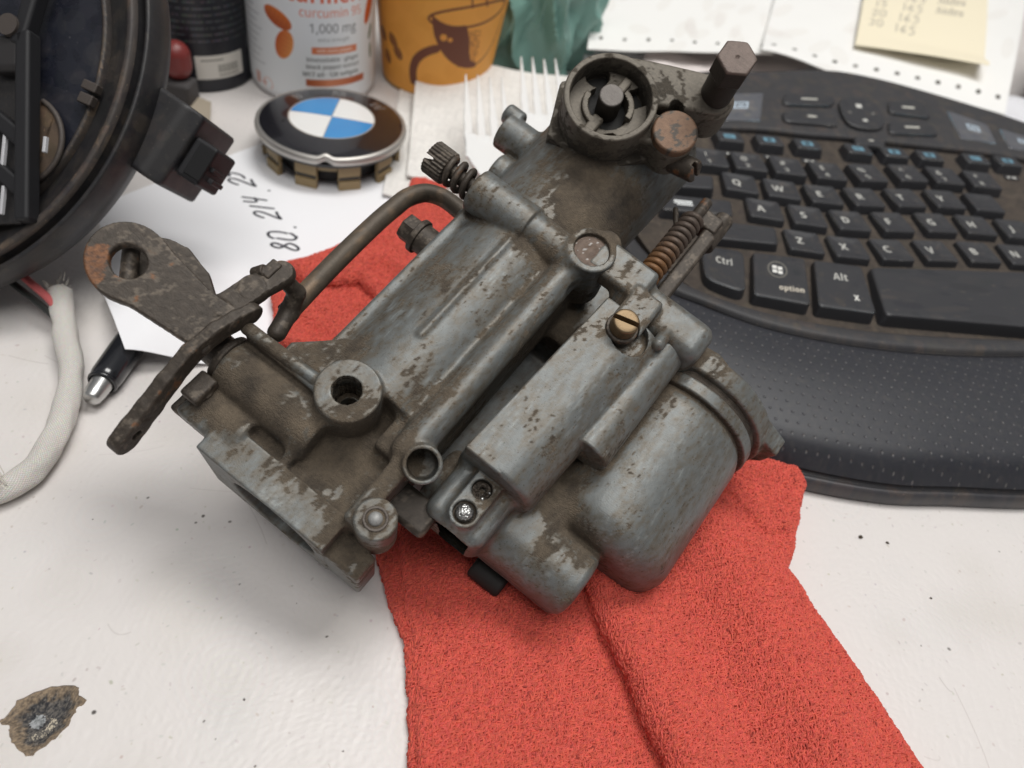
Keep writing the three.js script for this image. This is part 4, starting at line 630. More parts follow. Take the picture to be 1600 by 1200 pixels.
// ---------------------------------------------------------------- napkins and plastic forks
const napTex = dataTex(256, (u, v) => { const a = 0.93 + 0.05 * tnoise(u, v, 10, 3), e = ((Math.floor(u * 64) + Math.floor(v * 64)) % 2) * 0.01; return [a - e, a - e - 0.004, a - e - 0.012]; }, true, 3);
{
  const nm = std({ map: napTex, color: lin(0.92, 0.91, 0.89), roughness: 0.95 });
  const fold = (s) => (x, z) => s + 1.1 * Math.sin((x - 0.3 * z) * 0.11) * 0.5 + 0.8 * noise(x * 0.05, s, z * 0.05);
  const a = put('napkin', sheet([[-88, -422], [2, -434], [40, -322], [-67, -313]], (x, z, u, v) => fold(5)(x, z) + 9 * (1 - v) * (1 - v), 0.6, null, (x, z) => [x * 0.02, z * 0.02], null, 1.0), nm);
  tag(a, 'white paper napkin under the plastic forks, topmost of two', 'napkin', 'paper napkins under the forks');
  const b = put('napkin', sheet([[-95, -416], [-30, -424], [-24, -290], [-74, -297]], fold(2.0), 0.4, null, (x, z) => [x * 0.02, z * 0.02], null, 0.8), nm);
  tag(b, 'white paper napkin lying beneath the other napkin beside the wheel cap', 'napkin', 'paper napkins under the forks');
  const pm = phys({ color: lin(0.86, 0.86, 0.85), roughness: 0.28, clearcoat: 0.5 });
  const f = (x, y, z) => {                                   // fork along -z, tines first, 24 mm wide
    const dish = 5 * Math.pow(clamp(1 - z / 75), 2), Y = y - dish;
    let d = 1e9;
    for (const k of [-1.5, -0.5, 0.5, 1.5]) { const w = 1.9 * clamp((z + 4) / 40, 0.12, 1) ; const t = box(x - k * 6.2 * (1 - 0.06 * clamp(1 - z / 60)), Y, z, -w, w, -0.75, 0.75, 2, 52, 0.4); d = min(d, t); }
    const body = box(x, Y - 0.02 * x * x * 0.6, z, -11.3, 11.3, -0.7, 0.7, 48, 66, 0.6);
    const taper = max(abs(x) - mix(11.3, 4, sstep(60, 84, z)), 48 - z, z - 88, abs(Y - 0.012 * x * x) - 0.8);
    d = smin(d, min(body, taper), 1.2);
    return min(d, box(x, Y, z, -4, 4, -0.9, 0.9, 84, 150, 0.7));
  };
  const g = solid(f, [-13.5, -3, 0], [13.5, 8, 152], 0.7, { slack: 2.2 });
  const place = (o, p, q) => { o.position.set(p[0] * MM, p[1] * MM, p[2] * MM); o.rotation.set(q[0], q[1], q[2]); return o; };
  const f1 = put('plastic_fork', g, pm); place(f1, [-45, 28, -374], [0.1, 0.24, 0]); tag(f1, 'white plastic fork lying on the napkin, left of the other fork', 'fork', 'plastic forks on the napkin');
  const f2 = f1.clone(); f2.name = 'plastic_fork_001'; scene.add(f2); place(f2, [-21.3, 32, -399], [0.11, 0.22, 0.03]); tag(f2, 'white plastic fork with its tines against the green bag', 'fork', 'plastic forks on the napkin');
}

// ---------------------------------------------------------------- crumpled green bag
{
  const base = new THREE.IcosahedronGeometry(1, 42); const g0 = mergeVertices(new THREE.BufferGeometry().setAttribute('position', base.attributes.position));
  const P = g0.attributes.position;
  const ridge = (x, y, z, s) => 1 - abs(noise(x + s, y, z)) * 2.2;
  for (let i = 0; i < P.count; i++) {
    const x = P.getX(i), y = P.getY(i), z = P.getZ(i), wx = x + 0.35 * noise(x * 2, y * 2, z * 2), wy = y * 0.6 + 0.3 * noise(x * 2 + 5, y * 2, z * 2), wz = z;
    const k = 0.8 + 0.34 * ridge(wx * 2.2 + 0.5 * y, wy * 0.5, wz * 2.2, 3) + 0.12 * ridge(wx * 4 - y, wy * 1.2, wz * 4, 9) + 0.02 * ridge(wx * 8, wy * 6, wz * 8, 1);
    P.setXYZ(i, x * k * 37, max(-33, y * k * 52), z * k * 36);
  }
  g0.computeVertexNormals();
  const n = P.count, uv = new Float32Array(n * 2); g0.setAttribute('uv', new THREE.BufferAttribute(uv, 2));
  const b = put('crumpled_bag', toCreasedNormals(g0, 0.55), phys({ color: lin(0.2, 0.36, 0.315), roughness: 0.36, side: THREE.DoubleSide }), scene, [-36, 33, -482]);
  tag(b, 'crumpled sea green plastic bag beside the orange cup', 'bag');
}

// ---------------------------------------------------------------- papers behind the keyboard
{
  const perf = (n, seed) => canvasTex(1024, 1024, (g, w) => { const r = rng(seed); g.fillStyle = 'rgb(240,239,236)'; g.fillRect(0, 0, w, w); for (let i = 0; i < n; i++) { g.fillStyle = `rgba(70,66,60,${0.55 + r() * 0.4})`; g.beginPath(); g.ellipse((i + 0.5) * w / n, w - 62, 11, 10, 0, 0, 7); g.fill(); } for (let i = 0; i < 40; i++) { g.fillStyle = 'rgba(200,196,190,0.12)'; g.beginPath(); g.ellipse(r() * w, r() * w, 60, 30, r() * 3, 0, 7); g.fill(); } });
  const u = put('loose_paper', sheet([[139, -605], [4, -605], [2, -452], [125, -452]], (x, z, a, b) => 12 + 5 * noise(x * 0.03, 2, z * 0.05), 2), std({ color: lin(0.74, 0.73, 0.74), roughness: 0.9 })); tag(u, 'rumpled white paper under the punched sheet behind the carburetor', 'paper', 'loose papers behind the keyboard');
  const u2 = put('loose_paper', sheet([[150, -560], [40, -545], [36, -440], [130, -446]], (x, z, a, b) => 16 + 4 * noise(x * 0.05, 7, z * 0.06) + 5 * b, 2), std({ color: lin(0.72, 0.66, 0.64), roughness: 0.9 })); tag(u2, 'creased pinkish paper edge between the punched sheets and the keyboard', 'paper', 'loose papers behind the keyboard');
  const A = put('punched_sheet', sheet([[-2, -720], [150, -760], [112, -484], [3, -452]], (x, z, a, b) => 27 + 6 * a * b - 2 * b, 1.2, null, (x, z, a, b) => [a, 1 - b], null, 0.5), std({ map: perf(8, 3), roughness: 0.9 })); tag(A, 'white sheet with a row of punched holes, left of the sheet with the sticky note', 'paper', 'punched sheets behind the keyboard');
  const B = put('punched_sheet', sheet([[146, -710], [400, -865], [247, -466], [101, -468]], (x, z, a, b) => 31 + 8 * b * (1 - b) + 3 * Math.sin(a * 3.1) + 7 * sstep(0.8, 1, b) * (1 - sstep(0.0, 0.35, a)) , 0.8, null, (x, z, a, b) => [a, 1 - b], null, 0.5), std({ map: perf(12, 5), roughness: 0.9 })); tag(B, 'white punched sheet carrying a yellow sticky note, behind the keyboard', 'paper', 'punched sheets behind the keyboard');
  const st = canvasTex(1024, 1024, (g, w) => { g.fillStyle = 'rgb(240,230,204)'; g.fillRect(0, 0, w, w); g.strokeStyle = 'rgba(90,86,84,0.75)'; g.lineWidth = 7; g.lineCap = 'round';
    const rows = [['15', '165'], ['15', '165'], ['20', '165'], ['30', '165']]; rows.forEach((q, i) => { hand(g, q[0], 110 - i * 12, 470 + i * 112, 74, 1, 0.03, 0.8, rng(i + 2)); hand(g, q[1], 330 - i * 18, 480 + i * 118, 84, 1, 0.03, 0.8, rng(i + 9)); });
    g.font = 'italic 96px serif'; g.fillStyle = 'rgba(90,86,84,0.75)'; g.fillText('Sides', 590, 470); g.fillText('Sides', 580, 580); });
  const N = put('sticky_note', sheet([[205, -690], [322, -760], [242, -504], [163, -509]], (x, z, a, b) => 35.2 + 8 * b * (1 - b) + 3 * Math.sin((0.35 + a * 0.5) * 3.1) + 7 * sstep(0.86, 1, b) * a, 0.5, null, (x, z, a, b) => [a, 1 - b], null, 0.3), std({ map: st, roughness: 0.9 })); tag(N, 'pale yellow sticky note with pencilled numbers on the punched sheet', 'sticky note');
  // clutter at the far right
  const bx = put('dark_case', new RoundedBoxGeometry(60, 60, 90, 4, 12).translate(0, 30, 0), std({ color: lin(0.02, 0.02, 0.022), roughness: 0.5 }), scene, [352, 12, -600]); bx.rotation.y = -0.5; tag(bx, 'black rounded case at the far right edge behind the papers', 'case');
  const lp = put('loose_paper', sheet([[262, -560], [420, -600], [360, -440], [240, -442]], (x, z, a, b) => 9 + 5 * noise(x * 0.06, 3, z * 0.06), 3), std({ color: lin(0.74, 0.74, 0.77), roughness: 0.9 })); tag(lp, 'crinkled white paper at the far right beyond the keyboard corner', 'paper', 'loose papers behind the keyboard');
  const bl = put('notebook', new RoundedBoxGeometry(80, 8, 70, 3, 2).translate(0, 4, 0), std({ color: lin(0.05, 0.05, 0.16), roughness: 0.5 }), scene, [322, 0, -470]); bl.rotation.y = 0.4; tag(bl, 'dark blue notebook corner at the right edge of the photo', 'notebook');
  const bw = put('cardboard_box', new RoundedBoxGeometry(130, 70, 80, 3, 2).translate(0, 35, 0), std({ color: lin(0.16, 0.08, 0.045), roughness: 0.8 }), scene, [470, 0, -760]); tag(bw, 'brown box in the far right corner above the black case', 'box');
}

// ---------------------------------------------------------------- the carburetor: x along its barrel, y out of its front, z across (mm)
const carb = thing('carburetor', 'old grey cast metal carburetor with brown grime lying on the red towel', 'carburetor', [-15.304, 60.01, -132.321]);
carb.quaternion.setFromRotationMatrix(new THREE.Matrix4().makeBasis(V3(0.444179, 0.322887, -0.835732).normalize(), V3(0.072828, 0.916703, 0.392877).normalize(), V3(0.892973, -0.235373, 0.383665).normalize()));
const castGrain = dataTex(1024, (u, v) => { const a = 0.88 + 0.10 * tnoise(u, v, 60, 2) + 0.05 * tnoise(u, v, 150, 5); return [a, a, a]; }, false, 1 / 0.03);
const castBump = dataTex(1024, (u, v) => { const a = 0.5 + 0.3 * tnoise(u, v, 70, 4) + 0.25 * tnoise(u, v, 170, 8); return [a, a, a]; }, false, 1 / 0.025);
const scratchTex = canvasTex(1024, 1024, (g, w) => {
  const r = rng(101); g.fillStyle = 'rgb(222,222,222)'; g.fillRect(0, 0, w, w);
  for (let i = 0; i < 700; i++) { const k = r(); g.strokeStyle = k < 0.55 ? `rgba(255,255,255,${0.1 + r() * 0.3})` : `rgba(120,105,88,${0.08 + r() * 0.3})`; g.lineWidth = 0.8 + r() * 1.6; const x = r() * w, y = r() * w, a = (r() - 0.5) * 0.5 + (r() < 0.15 ? 1.4 : 0), L = 10 + r() * r() * 130; g.beginPath(); g.moveTo(x, y); g.lineTo(x + Math.cos(a) * L, y + Math.sin(a) * L); g.stroke(); }
  for (let i = 0; i < 1500; i++) { g.fillStyle = `rgba(${90 + r() * 50},${78 + r() * 40},${62 + r() * 30},${0.15 + r() * 0.55})`; const s = 0.8 + r() * r() * 4; g.beginPath(); g.ellipse(r() * w, r() * w, s * 1.5, s * 0.8, (r() - 0.5) * 1.2, 0, 7); g.fill(); }
}, true, 1 / 0.032);
const MC = {
  metal: std({ vertexColors: true, map: scratchTex, bumpMap: castBump, bumpScale: 0.00004, metalness: 0.28, roughness: 0.44 }),
  grime: std({ vertexColors: true, map: castGrain, bumpMap: castBump, bumpScale: 0.0003, roughness: 0.9 }),
  steel: std({ vertexColors: true, map: castGrain, bumpMap: castBump, bumpScale: 0.00006, metalness: 0.3, roughness: 0.55 }),
  brass: std({ map: scratchTex, color: lin(0.25, 0.175, 0.1), metalness: 0.75, roughness: 0.46 }),
  lead: std({ color: lin(0.42, 0.42, 0.41), metalness: 0.95, roughness: 0.3, bumpMap: castBump, bumpScale: 0.00006 }),
  black: std({ color: lin(0.012, 0.011, 0.010), roughness: 0.7 }),
};
MC.metal.name = 'cast_metal'; MC.grime.name = 'oily_grime'; MC.steel.name = 'rusty_steel';
const CAST = [MC.metal, MC.grime];
// worn casting: bare grey metal, grime where matter has collected or, as painted shade, in deep gaps (blobs) and in streaked pits
const cast = (f, blobs, level = 0, seed = 0) => (x, y, z, nx, ny, nz) => {
  const lo = fbm(x * 0.075 + seed, y * 0.11, z * 0.11, 3), pit = fbm(x * 0.24, y * 0.6 + seed, z * 0.6, 4), fine = noise(x * 1.5, y * 1.5 + seed, z * 1.5);
  const fleck = noise(x * 0.45 + seed, y * 1.1, z * 1.1);
  let s = level - 0.33 + 0.62 * lo + 0.62 * pit + 0.24 * fine + 0.26 * max(0, fleck);
  for (const [bx, by, bz, r, k] of blobs) { const d = ((x - bx) ** 2 + (y - by) ** 2 + (z - bz) ** 2) / (r * r); if (d < 4) s += k * Math.exp(-d * 1.6); }
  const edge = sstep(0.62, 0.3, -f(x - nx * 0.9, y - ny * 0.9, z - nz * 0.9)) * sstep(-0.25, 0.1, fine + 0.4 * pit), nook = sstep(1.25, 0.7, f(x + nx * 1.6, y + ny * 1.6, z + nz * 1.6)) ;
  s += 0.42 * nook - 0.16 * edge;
  const fl = sstep(0.0, 0.07, 0.8 * noise(x * 0.5 + seed, y * 1.25, z * 1.25) + 0.4 * noise(x * 1.2, y * 2.6, z * 2.6 + seed) + 0.95 * lo - 0.5 + 0.6 * level);
  const g = max(sstep(-0.06, 0.12, s), fl), film = 0.85 * sstep(-0.55, 0.05, s + 0.25 * fbm(x * 0.2, y * 0.35 + 3, z * 0.35, 3));
  const t = 1 + 0.22 * lo + 0.1 * fine + 0.12 * noise(x * 0.5, y * 0.9, z * 0.9 + seed);
  const scuff = sstep(0.02, 0.3, noise(x * 0.05 + seed, y * 0.22, z * 0.22)) * sstep(0.0, 0.45, noise(x * 0.35, y * 2.1, z * 2.1 + seed));
  const w = 1 + 0.4 * edge + 0.45 * scuff, metal = [0.205 * t * w, 0.218 * t * w, 0.215 * t * w], tan = [0.155 * t, 0.132 * t, 0.1 * t];
  const dn = clamp(0.5 + 0.9 * fbm(x * 0.14 + 7, y * 0.14, z * 0.14, 2) + 0.45 * fbm(x * 0.8, y * 0.8, z * 0.8, 3));
  const dirt = mix3([0.042, 0.033, 0.025], [0.17, 0.132, 0.092], dn), c = mix3(mix3(metal, tan, film), dirt, g);
  return [c[0], c[1], c[2], g];
};
const steel = (rust = 0, blobs = [], seed = 0, F = null) => (x, y, z, nx, ny, nz) => {
  const n = fbm(x * 0.3 + seed, y * 0.3, z * 0.3, 4), f = noise(x * 1.4, y * 1.4, z * 1.4 + seed);
  let s = rust - 0.28 + 0.8 * n + 0.15 * f; for (const [bx, by, bz, r, k] of blobs) { const d = ((x - bx) ** 2 + (y - by) ** 2 + (z - bz) ** 2) / (r * r); if (d < 4) s += k * Math.exp(-d * 1.6); }
  const t = 1 + 0.5 * fbm(x * 0.7, y * 0.7 + seed, z * 0.7, 3) + 0.2 * f, rub = F ? sstep(0.55, 0.25, -F(x - nx * 0.8, y - ny * 0.8, z - nz * 0.8)) * sstep(-0.3, 0.2, f + n) : 0, worn = max(sstep(0.12, 0.2, n + 0.3 * f), 0.9 * rub); s -= 0.15 * rub;
  const c = mix3(mix3([0.062 * t, 0.049 * t, 0.038 * t], [0.122 * t, 0.099 * t, 0.077 * t], worn), mix3([0.10, 0.05, 0.03], [0.24, 0.105, 0.045], clamp(0.5 + f)), sstep(0, 0.12, s));
  return [c[0], c[1], c[2], 0];
};
function paint(g, f) { const P = g.attributes.position, C = new Float32Array(P.count * 3); for (let i = 0; i < P.count; i++) { const c = f(P.getX(i), P.getY(i), P.getZ(i)); C[i * 3] = c[0]; C[i * 3 + 1] = c[1]; C[i * 3 + 2] = c[2]; } g.setAttribute('color', new THREE.BufferAttribute(C, 3)); return g; }
const uneven = (x, y, z) => 0.07 * noise(x * 0.16, y * 0.16, z * 0.16) + 0.018 * noise(x * 1.1, y * 1.1, z * 1.1);
const height = (x, y, z) => 60.01 + 0.322887 * x - 0.235373 * z + 0.916703 * y;     // above the desk

// ---- body casting
const tubeAx = V3(-0.42, 0.9, 0.1).normalize();
const shoulderP = poly2([[-22, -37.5], [-15, -37.5], [-5, -27.5], [-3, -19], [-22, -19]]);
function bodyF(x, y, z) {
  let d = cylX(x, y, z, -12, 48, -19.8, -12.5, 19.6, 1);
  d = smin(d, box(x, y, z, -9, 46, -23, -7.6, -31.6, -24, 1), 1.2);
  d = smin(d, caps(x, y, z, 6, -0.35, -13.5, 43.5, -0.35, -13.5, 0.6), 1.6);
  d = smin(d, box(x, y, z, -22, 52, -28, -5, -5, 6.4, 1.5), 3);
  d = smin(d, caps(x, y, z, -18, -3.4, 3.2, 50, -3.4, 3.2, 4.4), 2.4);
  d = smin(d, box(x, y, z, -15, 50, -44, -37, -10, 26, 2), 2);
  // throttle body and flange
  d = smin(d, cylX(x, y, z, -42, -6, -22, -13, 11.6, 1), 5);
  d = smin(d, rnd2(shoulderP(x, z) + 1, abs(y + 12) - 6.4, 1), 1.5);
  const xs = x + 0.03 * max(0, -7.4 - y);
  let fl = box(xs, y, z, -48.4, -38.8, -36, -7.4, -36.5, 2.6, 0.45);
  fl = min(fl, box(xs, y, z, -48, -41, -36, -12.5, 0, 12.8, 1.0));
  d = smin(d, fl, 1.6);
  d = smin(d, box(x, y, z, -40, -22, -16, -1.4, 1.6, 6.6, 1.2), 2.2);
  d = smin(d, cylY(x, y, z, -18, 1.6, -36.2, 8.4, 5.0, 0.5), 0.9);
  d = smin(d, caps(x, y, z, -38.5, -9.4, -18.5, -22, -4, -19, 1.5), 1.2);
  d = smin(d, box(x, y, z, -41, -19, -24, -10.6, -35, 3, 2), 2.5);
  // front boss
  d = smin(d, cylY(x, y, z, -16, 3, -17.5, -16.3, 8.0, 0.5), 1.6);
  // shaft boss and its rib
  d = smin(d, cylZ(x, y, z, -45.5, -16, -27.8, -8.6, 7.2, 0.8), 2.6);
  d = smin(d, min(caps(x, y, z, -20.4, 0.2, -45.6, -19.4, -1.2, -25, 1.7), box(x, y, z, -22, -18.6, -10, -0.6, -45.5, -22, 1)), 1.4);
  d = smin(d, box(x, y, z, -45, -36, -13.5, -8, -47, -34, 1.2), 2);
  d = smin(d, cylZ(x, y, z, -44, -30, -38.5, -12, 5.5, 0.8), 2);
  // upper barrel, ledge, mixture tube, plug boss
  const ur = 20.4 + 0.035 * (x - 52);
  d = smin(d, rnd2(hypot(y + 21.5, z + 12.4) - ur + 3, max(55 - x, x - 113) , 3) , 2.5);
  d = smin(d, box(x, y, z, 43.5, 60, -36, -7.6, -31.8, 4, 1.5), 1.5);
  d = smin(d, cylZ(x, y, z, -30.8, -12.2, 50.4, -2.6, 6.3, 0.6), 1.0);
  d = smin(d, cylZ(x, y, z, -12.6, 3, 50.6, -2.6, 5.4, 0.5), 0.7);
  d = smin(d, cylY(x, y, z, -16, 3.1, 53.5, 5.4, 6.8, 0.5), 1.4);
  // open tube end, stub on the far side
  d = smin(d, cylS(x, y, z, -17.2, -10, 6.8, -19.8, 1.4, 8.4, 4.75, 0.5), 1.4);
  d = smin(d, box(x, y, z, 38, 63, -40, -21, -2, 17, 2), 2.5);
  d = smin(d, cylZ(x, y, z, -43.6, -30, 83, -18, 5.8, 0.7), 1.5);
  d = smin(d, cylZ(x, y, z, -46.5, -40, 87.5, -16.0, 3.2, 1.2), 0.8);
  d = smin(d, cylZ(x, y, z, -38, -26, 72, -22, 6, 1), 1.2);
  d = smin(d, caps(x, y, z, 49, -1.2, 2.6, 60, -1.5, 7, 4.2), 2);
  // bores
  d = smax(d, -cylX(x, y, z, -70, -41, -21.2, -14, 13, 0.3), 0.5);
  d = smax(d, -cylX(x, y, z, -45, -20, -22, -14, 9.8, 0.3), 0.8);
  d = smax(d, -cylY(x, y, z, -9, 12, -17.7, -16.5, 3.5, 0.2), 0.5);
  d = max(d, -cylY(x, y, z, -14, 0, -17.7, -16.5, 2.3, 0.1));
  if (y > -9 && hypot(x + 17.7, z + 16.5) < 5) d = max(d, -(hypot(hypot(x + 17.7, z + 16.5) - 3.55, ((y + 50) % 1.1) - 0.55) - 0.32));
  d = smax(d, -cylY(x, y, z, 1.9, 12, 53.5, 5.4, 4.9, 0.2), 0.4);
  d = smax(d, -cylS(x, y, z, -17.6, -7.6, 7.1, -20.6, 4, 8.7, 3.7, 1.2), 0.4);
  d = smax(d, -caps(x, y, z, 43, -2.5, 11, 47, -7, 16, 4.4), 0.8);
  return d;
}
const bodyBlobs = [[-24, -5, -10, 12, 0.42], [-30, -6, -4, 10, 0.62], [-22, -4, -4, 8, 0.55], [-31, -7, -24, 9, 0.5], [-10, -2, -4, 7, 0.3], [46, -3, -6, 7, 0.7], [45, -4, -20, 5, 0.55], [45, -3, -13, 5, 0.4], [66, -2, -6, 13, 0.75], [74, -3, 2, 14, 0.8], [62, -4, 6, 9, 0.5], [78, -2, -14, 9, 0.6], [-28, -4, -36, 12, 0.75], [-36, -8, -38, 9, 0.6], [-43, -8, 4, 8, 0.9], [-44, -8, -10, 7, 0.3], [-43, -8, -30, 6, 0.26], [-39.5, -7.4, -18, 6, 0.3], [-42, -14, 8, 8, 0.8], [-20, -1, 4, 7, 0.5], [-30, -3, 4, 6, 0.15], [20, -6, 8, 12, 0.3], [0, -7, 8, 12, 0.35], [53.5, 1.9, 5.4, 4.6, 0.95], [50, -2, 0, 5, 0.25], [-18, 3, -16, 7, 0.3], [-18.6, -5, 7.6, 5, 0.7], [-19, 0, 7.6, 5, 0.25], [-36, 2, 8.4, 5.5, 0.8], [45, -16, 8, 9, 0.9], [-32, -10, -12, 9, 0.7], [-15, -5, -30, 8, 0.45], [-6, -4, -25, 7, 0.45], [20, -1, -18, 9, 0.2], [50, 1, -28, 4, 0.35], [0, -25, 8, 12, 0.7], [35, -20, 10, 14, 0.7], [58, 0, 8, 6, 0.45], [-2, 0, -12, 6, 0.14], [18, 0, -7, 5, 0.12], [33, 0, -4, 6, 0.2]];  // the blobs deep in the gap beside the bowl paint in its shade
put('body_casting', solid(bodyF, [-53.5, -45, -53], [116, 6, 30], 0.52, { disp: uneven, amp: 0.3, color: cast(bodyF, bodyBlobs, 0.02, 1), two: true }), CAST, carb);

// ---- float bowl casting
function bowlF(x, y, z) {
  const s = 0.06 * (x + 11), zz = z - s;
  let d = min(box(x, y, zz, -10.2, 46, -26, 1.6, 13.2, 24, 0.55), cylX(x, y, zz, -10.2, 46, -9.4, 23.4, 11.1, 1.4));
  d = smin(d, box(x, y, zz, -9, 46, -26, -9, 14, 34, 2), 1.5);
  d = smin(d, cylX(x, y, z, 11, 49, -9.0, 36.6, 6.5, 0.7), 1.0);
  // float chamber
  let b = cylX(x, y, z, -4, 48.5, -32, 53, 22, 9);
  b = min(b, cylX(x, y, z, 44.6, 48.6, -32, 53, 22.7, 0.6));
  d = smin(d, b, 1.0);
  d = smin(d, box(x, y, z, 0, 47, -40, -20, 13, 50, 2), 1.5);
  // pump foot across the bottom
  let f = cylZ(x, y, z, 9, 56.5, -13.6, -24.5, 8.9, 2.2);
  f = smin(f, box(x, y, z, -22.3, -6, -34, -24, 10, 56.5, 2.2), 1);
  f = smin(f, cylZ(x, y, z, 43.5, 57, -13.2, -24.2, 9.4, 2.2), 0.7);
  d = smin(d, f, 2.0);
  d = smin(d, box(x, y, z, -12, 4, -34, -16, 14, 44, 3), 3);
  // jet seat
  d = smin(d, min(box(x, y, z, -20.6, -7, -24, -6.3, 18.7, 26.3, 0.4), cylY(x, y, z, -24, -6.3, -20.6, 22.5, 3.85, 0.4)), 0.6);
  d = smin(d, box(x, y, z, -25.5, -6, -28, -9, 13.5, 31, 3), 2.5);
  d = smax(d, -cylY(x, y, z, -8, 0, -20.6, 22.5, 2.9, 0.1), 0.3);
  d = smax(d, -cylY(x, y, z, -8.5, 0, -13.6, 22.4, 2.5, 0.1), 0.4);
  d = max(d, -cylY(x, y, z, -2, 8, 40.3, 24.6 + 3, 5.2, 0.4));
  return smax(d, 8.5 - height(x, y, z), 3);
}
const bowlBlobs = [[2, -16, 36, 6, 0.9], [-4, -16, 42, 7, 0.75], [8, -10, 34, 8, 0.6], [30, -14, 44, 8, 0.22], [42, -12, 42, 7, 0.45], [46, -18, 60, 6, 0.35], [-4, -20, 50, 8, 0.5], [-14, -16, 44, 4, 0.55], [-2, -40, 68, 12, 0.42], [20, -40, 74, 14, 0.3], [40, -40, 74, 14, 0.4], [-16, -30, 20, 14, 0.6], [-10, -20, 16, 8, 0.7], [20, -3, 22, 5, 0.22], [34, 2, 22, 6, 0.3], [10, -20, 12, 18, 0.7], [36, -20, 14, 16, 0.8], [-21, -6.5, 22, 4, 0.25], [-14, -7, 22, 4, 0.35], [40, 0, 28, 6, 0.6], [28, -6, 38, 5, 0.1], [-8, -15, 54, 5, 0.35], [24, -12, 46, 5, 0.18]];
put('float_bowl', solid(bowlF, [-26, -60, 7], [51, 4, 78], 0.5, { disp: uneven, amp: 0.3, color: cast(bowlF, bowlBlobs, 0.0, 40), two: true }), CAST, carb);
put('gasket', paint(boxUV(mergeVertices(new THREE.CylinderGeometry(22.1, 22.1, 3, 90).rotateZ(Math.PI / 2).translate(49.6, -32, 53))), steel(-0.5, [], 3)), MC.grime, carb);

// ---- bowl cover
const rimP = poly2([[42, -10], [50, -8.2], [81, -24.5], [80, -33], [72, -48], [50, -52], [38, -32]]);
function coverF(x, y, z) {
  let d = box(x, y, z, 47.4, 60, -15, -0.6, 16, 45.5, 3.8);
  d = smin(d, box(x, y, z, 50, 61, -4, 2.2, 6, 24, 1.6), 2);
  d = smin(d, box(x, y, z, 41, 54, -1.2, 2.6, 20.5, 29.5, 1.2), 1.2);
  d = smin(d, cylX(x, y, z, 50.6, 57, -32, 53, 24.2, 0.9), 1.6);
  d = smin(d, rnd2(rimP(z, y) + 0.8, abs(x - 55.6) - 2.2, 0.8), 1.2);
  d = smin(d, caps(x, y, z, 44.5, -0.5, 34.5, 49, -2, 34.5, 1.8), 0.8);
  d = smax(d, -cylY(x, y, z, -3, 8, 40.4, 24.8, 4.4, 0.3), 0.5);
  d = smax(d, -box(x, y, z, 40, 46.3, -8, 9, 30.6, 32.4, 0.5), 0.5);
  return smax(d, 8.5 - height(x, y, z), 3);
}
put('bowl_cover', solid(coverF, [38, -60, 3], [64, 5, 83], 0.55, { disp: uneven, amp: 0.3, color: cast(coverF, [[52, 2, 22, 7, 0.35], [49, -2, 36, 6, 0.3], [57, -12, 50, 9, 0.5], [56, -20, 66, 8, 0.45], [60, -1, 30, 5, 0.25], [55, -30, 76, 8, 0.35], [48, -4, 12, 7, 0.8]], 0.03, 80), two: true }), CAST, carb);

// ---- small steel and brass fittings
const S = (name, f, lo, hi, cell, rust, blobs = [], seed = 0, parent = carb, mat = MC.steel) => put(name, solid(f, lo, hi, cell, { disp: (x, y, z) => 0.05 * noise(x * 0.9, y * 0.9, z * 0.9), amp: 0.1, color: steel(rust, blobs, seed, f) }), mat, parent);
// brass slotted screw on its stem
{
  const q = put('slot_screw', solid((x, y, z) => { let d = smax(cylY(x, y, z, 2.4, 6.6, 40.5, 24.6, 3.55, 0.5), hypot(x - 40.5, y - 2, z - 24.6) - 5.6, 0.5); const u = (x - 40.5) * 0.96 + (z - 24.6) * -0.28; return max(d, -max(abs(u) - 0.62, 4.3 - y)); }, [36, 1, 20], [45, 8, 29], 0.22, { uv: true }), MC.brass, carb);
  S('washer', (x, y, z) => max(cylY(x, y, z, 0.5, 2.6, 40.5, 24.6, 4.3, 0.4), -1), [35, -1, 19], [46, 4, 30], 0.4, 0.1, [], 4, q);
}
put('expansion_plug', solid((x, y, z) => cylY(x, y, z, 0.6, 2.2 + 0.25 * Math.cos(hypot(x - 53.5, z - 5.4)), 53.5, 5.4, 4.75, 0.4), [47, 0, -1], [60, 4, 12], 0.4, { color: (x, y, z) => { const n = fbm(x * 0.5, y, z * 1.2, 3), k = sstep(0.36, 0.46, noise(x * 0.7, 3, z * 1.9) + 0.5 * noise(x * 0.2, 6, z * 0.3) - 0.05); return [...mix3(mix3([0.085, 0.055, 0.04], [0.16, 0.11, 0.08], clamp(0.5 + n)), [0.42, 0.4, 0.38], k), 0]; } }), MC.steel, carb);
put('rivet', solid((x, y, z) => min(hypot(x + 36.2, (y - 1.4) * 1.1, z - 8.4) - 1.7, max(abs(hypot(x + 36.2, z - 8.4) - 2.6) - 0.35, abs(y - 1.6) - 0.35)), [-40, -1, 4], [-32, 5, 13], 0.25, { color: (x, y, z) => (hypot(x + 36.2, z - 8.4) < 1.9 ? [0.36, 0.36, 0.35, 0] : [0.12, 0.1, 0.085, 0]) }), MC.steel, carb);
put('jet_screw', solid((x, y, z) => hypot(x + 20.6, (y + 7.3) * 1.2, z - 22.5) - 2.25 + 0.25 * noise(x * 2, y * 2, z * 2), [-24, -11, 19], [-17, -4, 26], 0.22), MC.lead, carb);
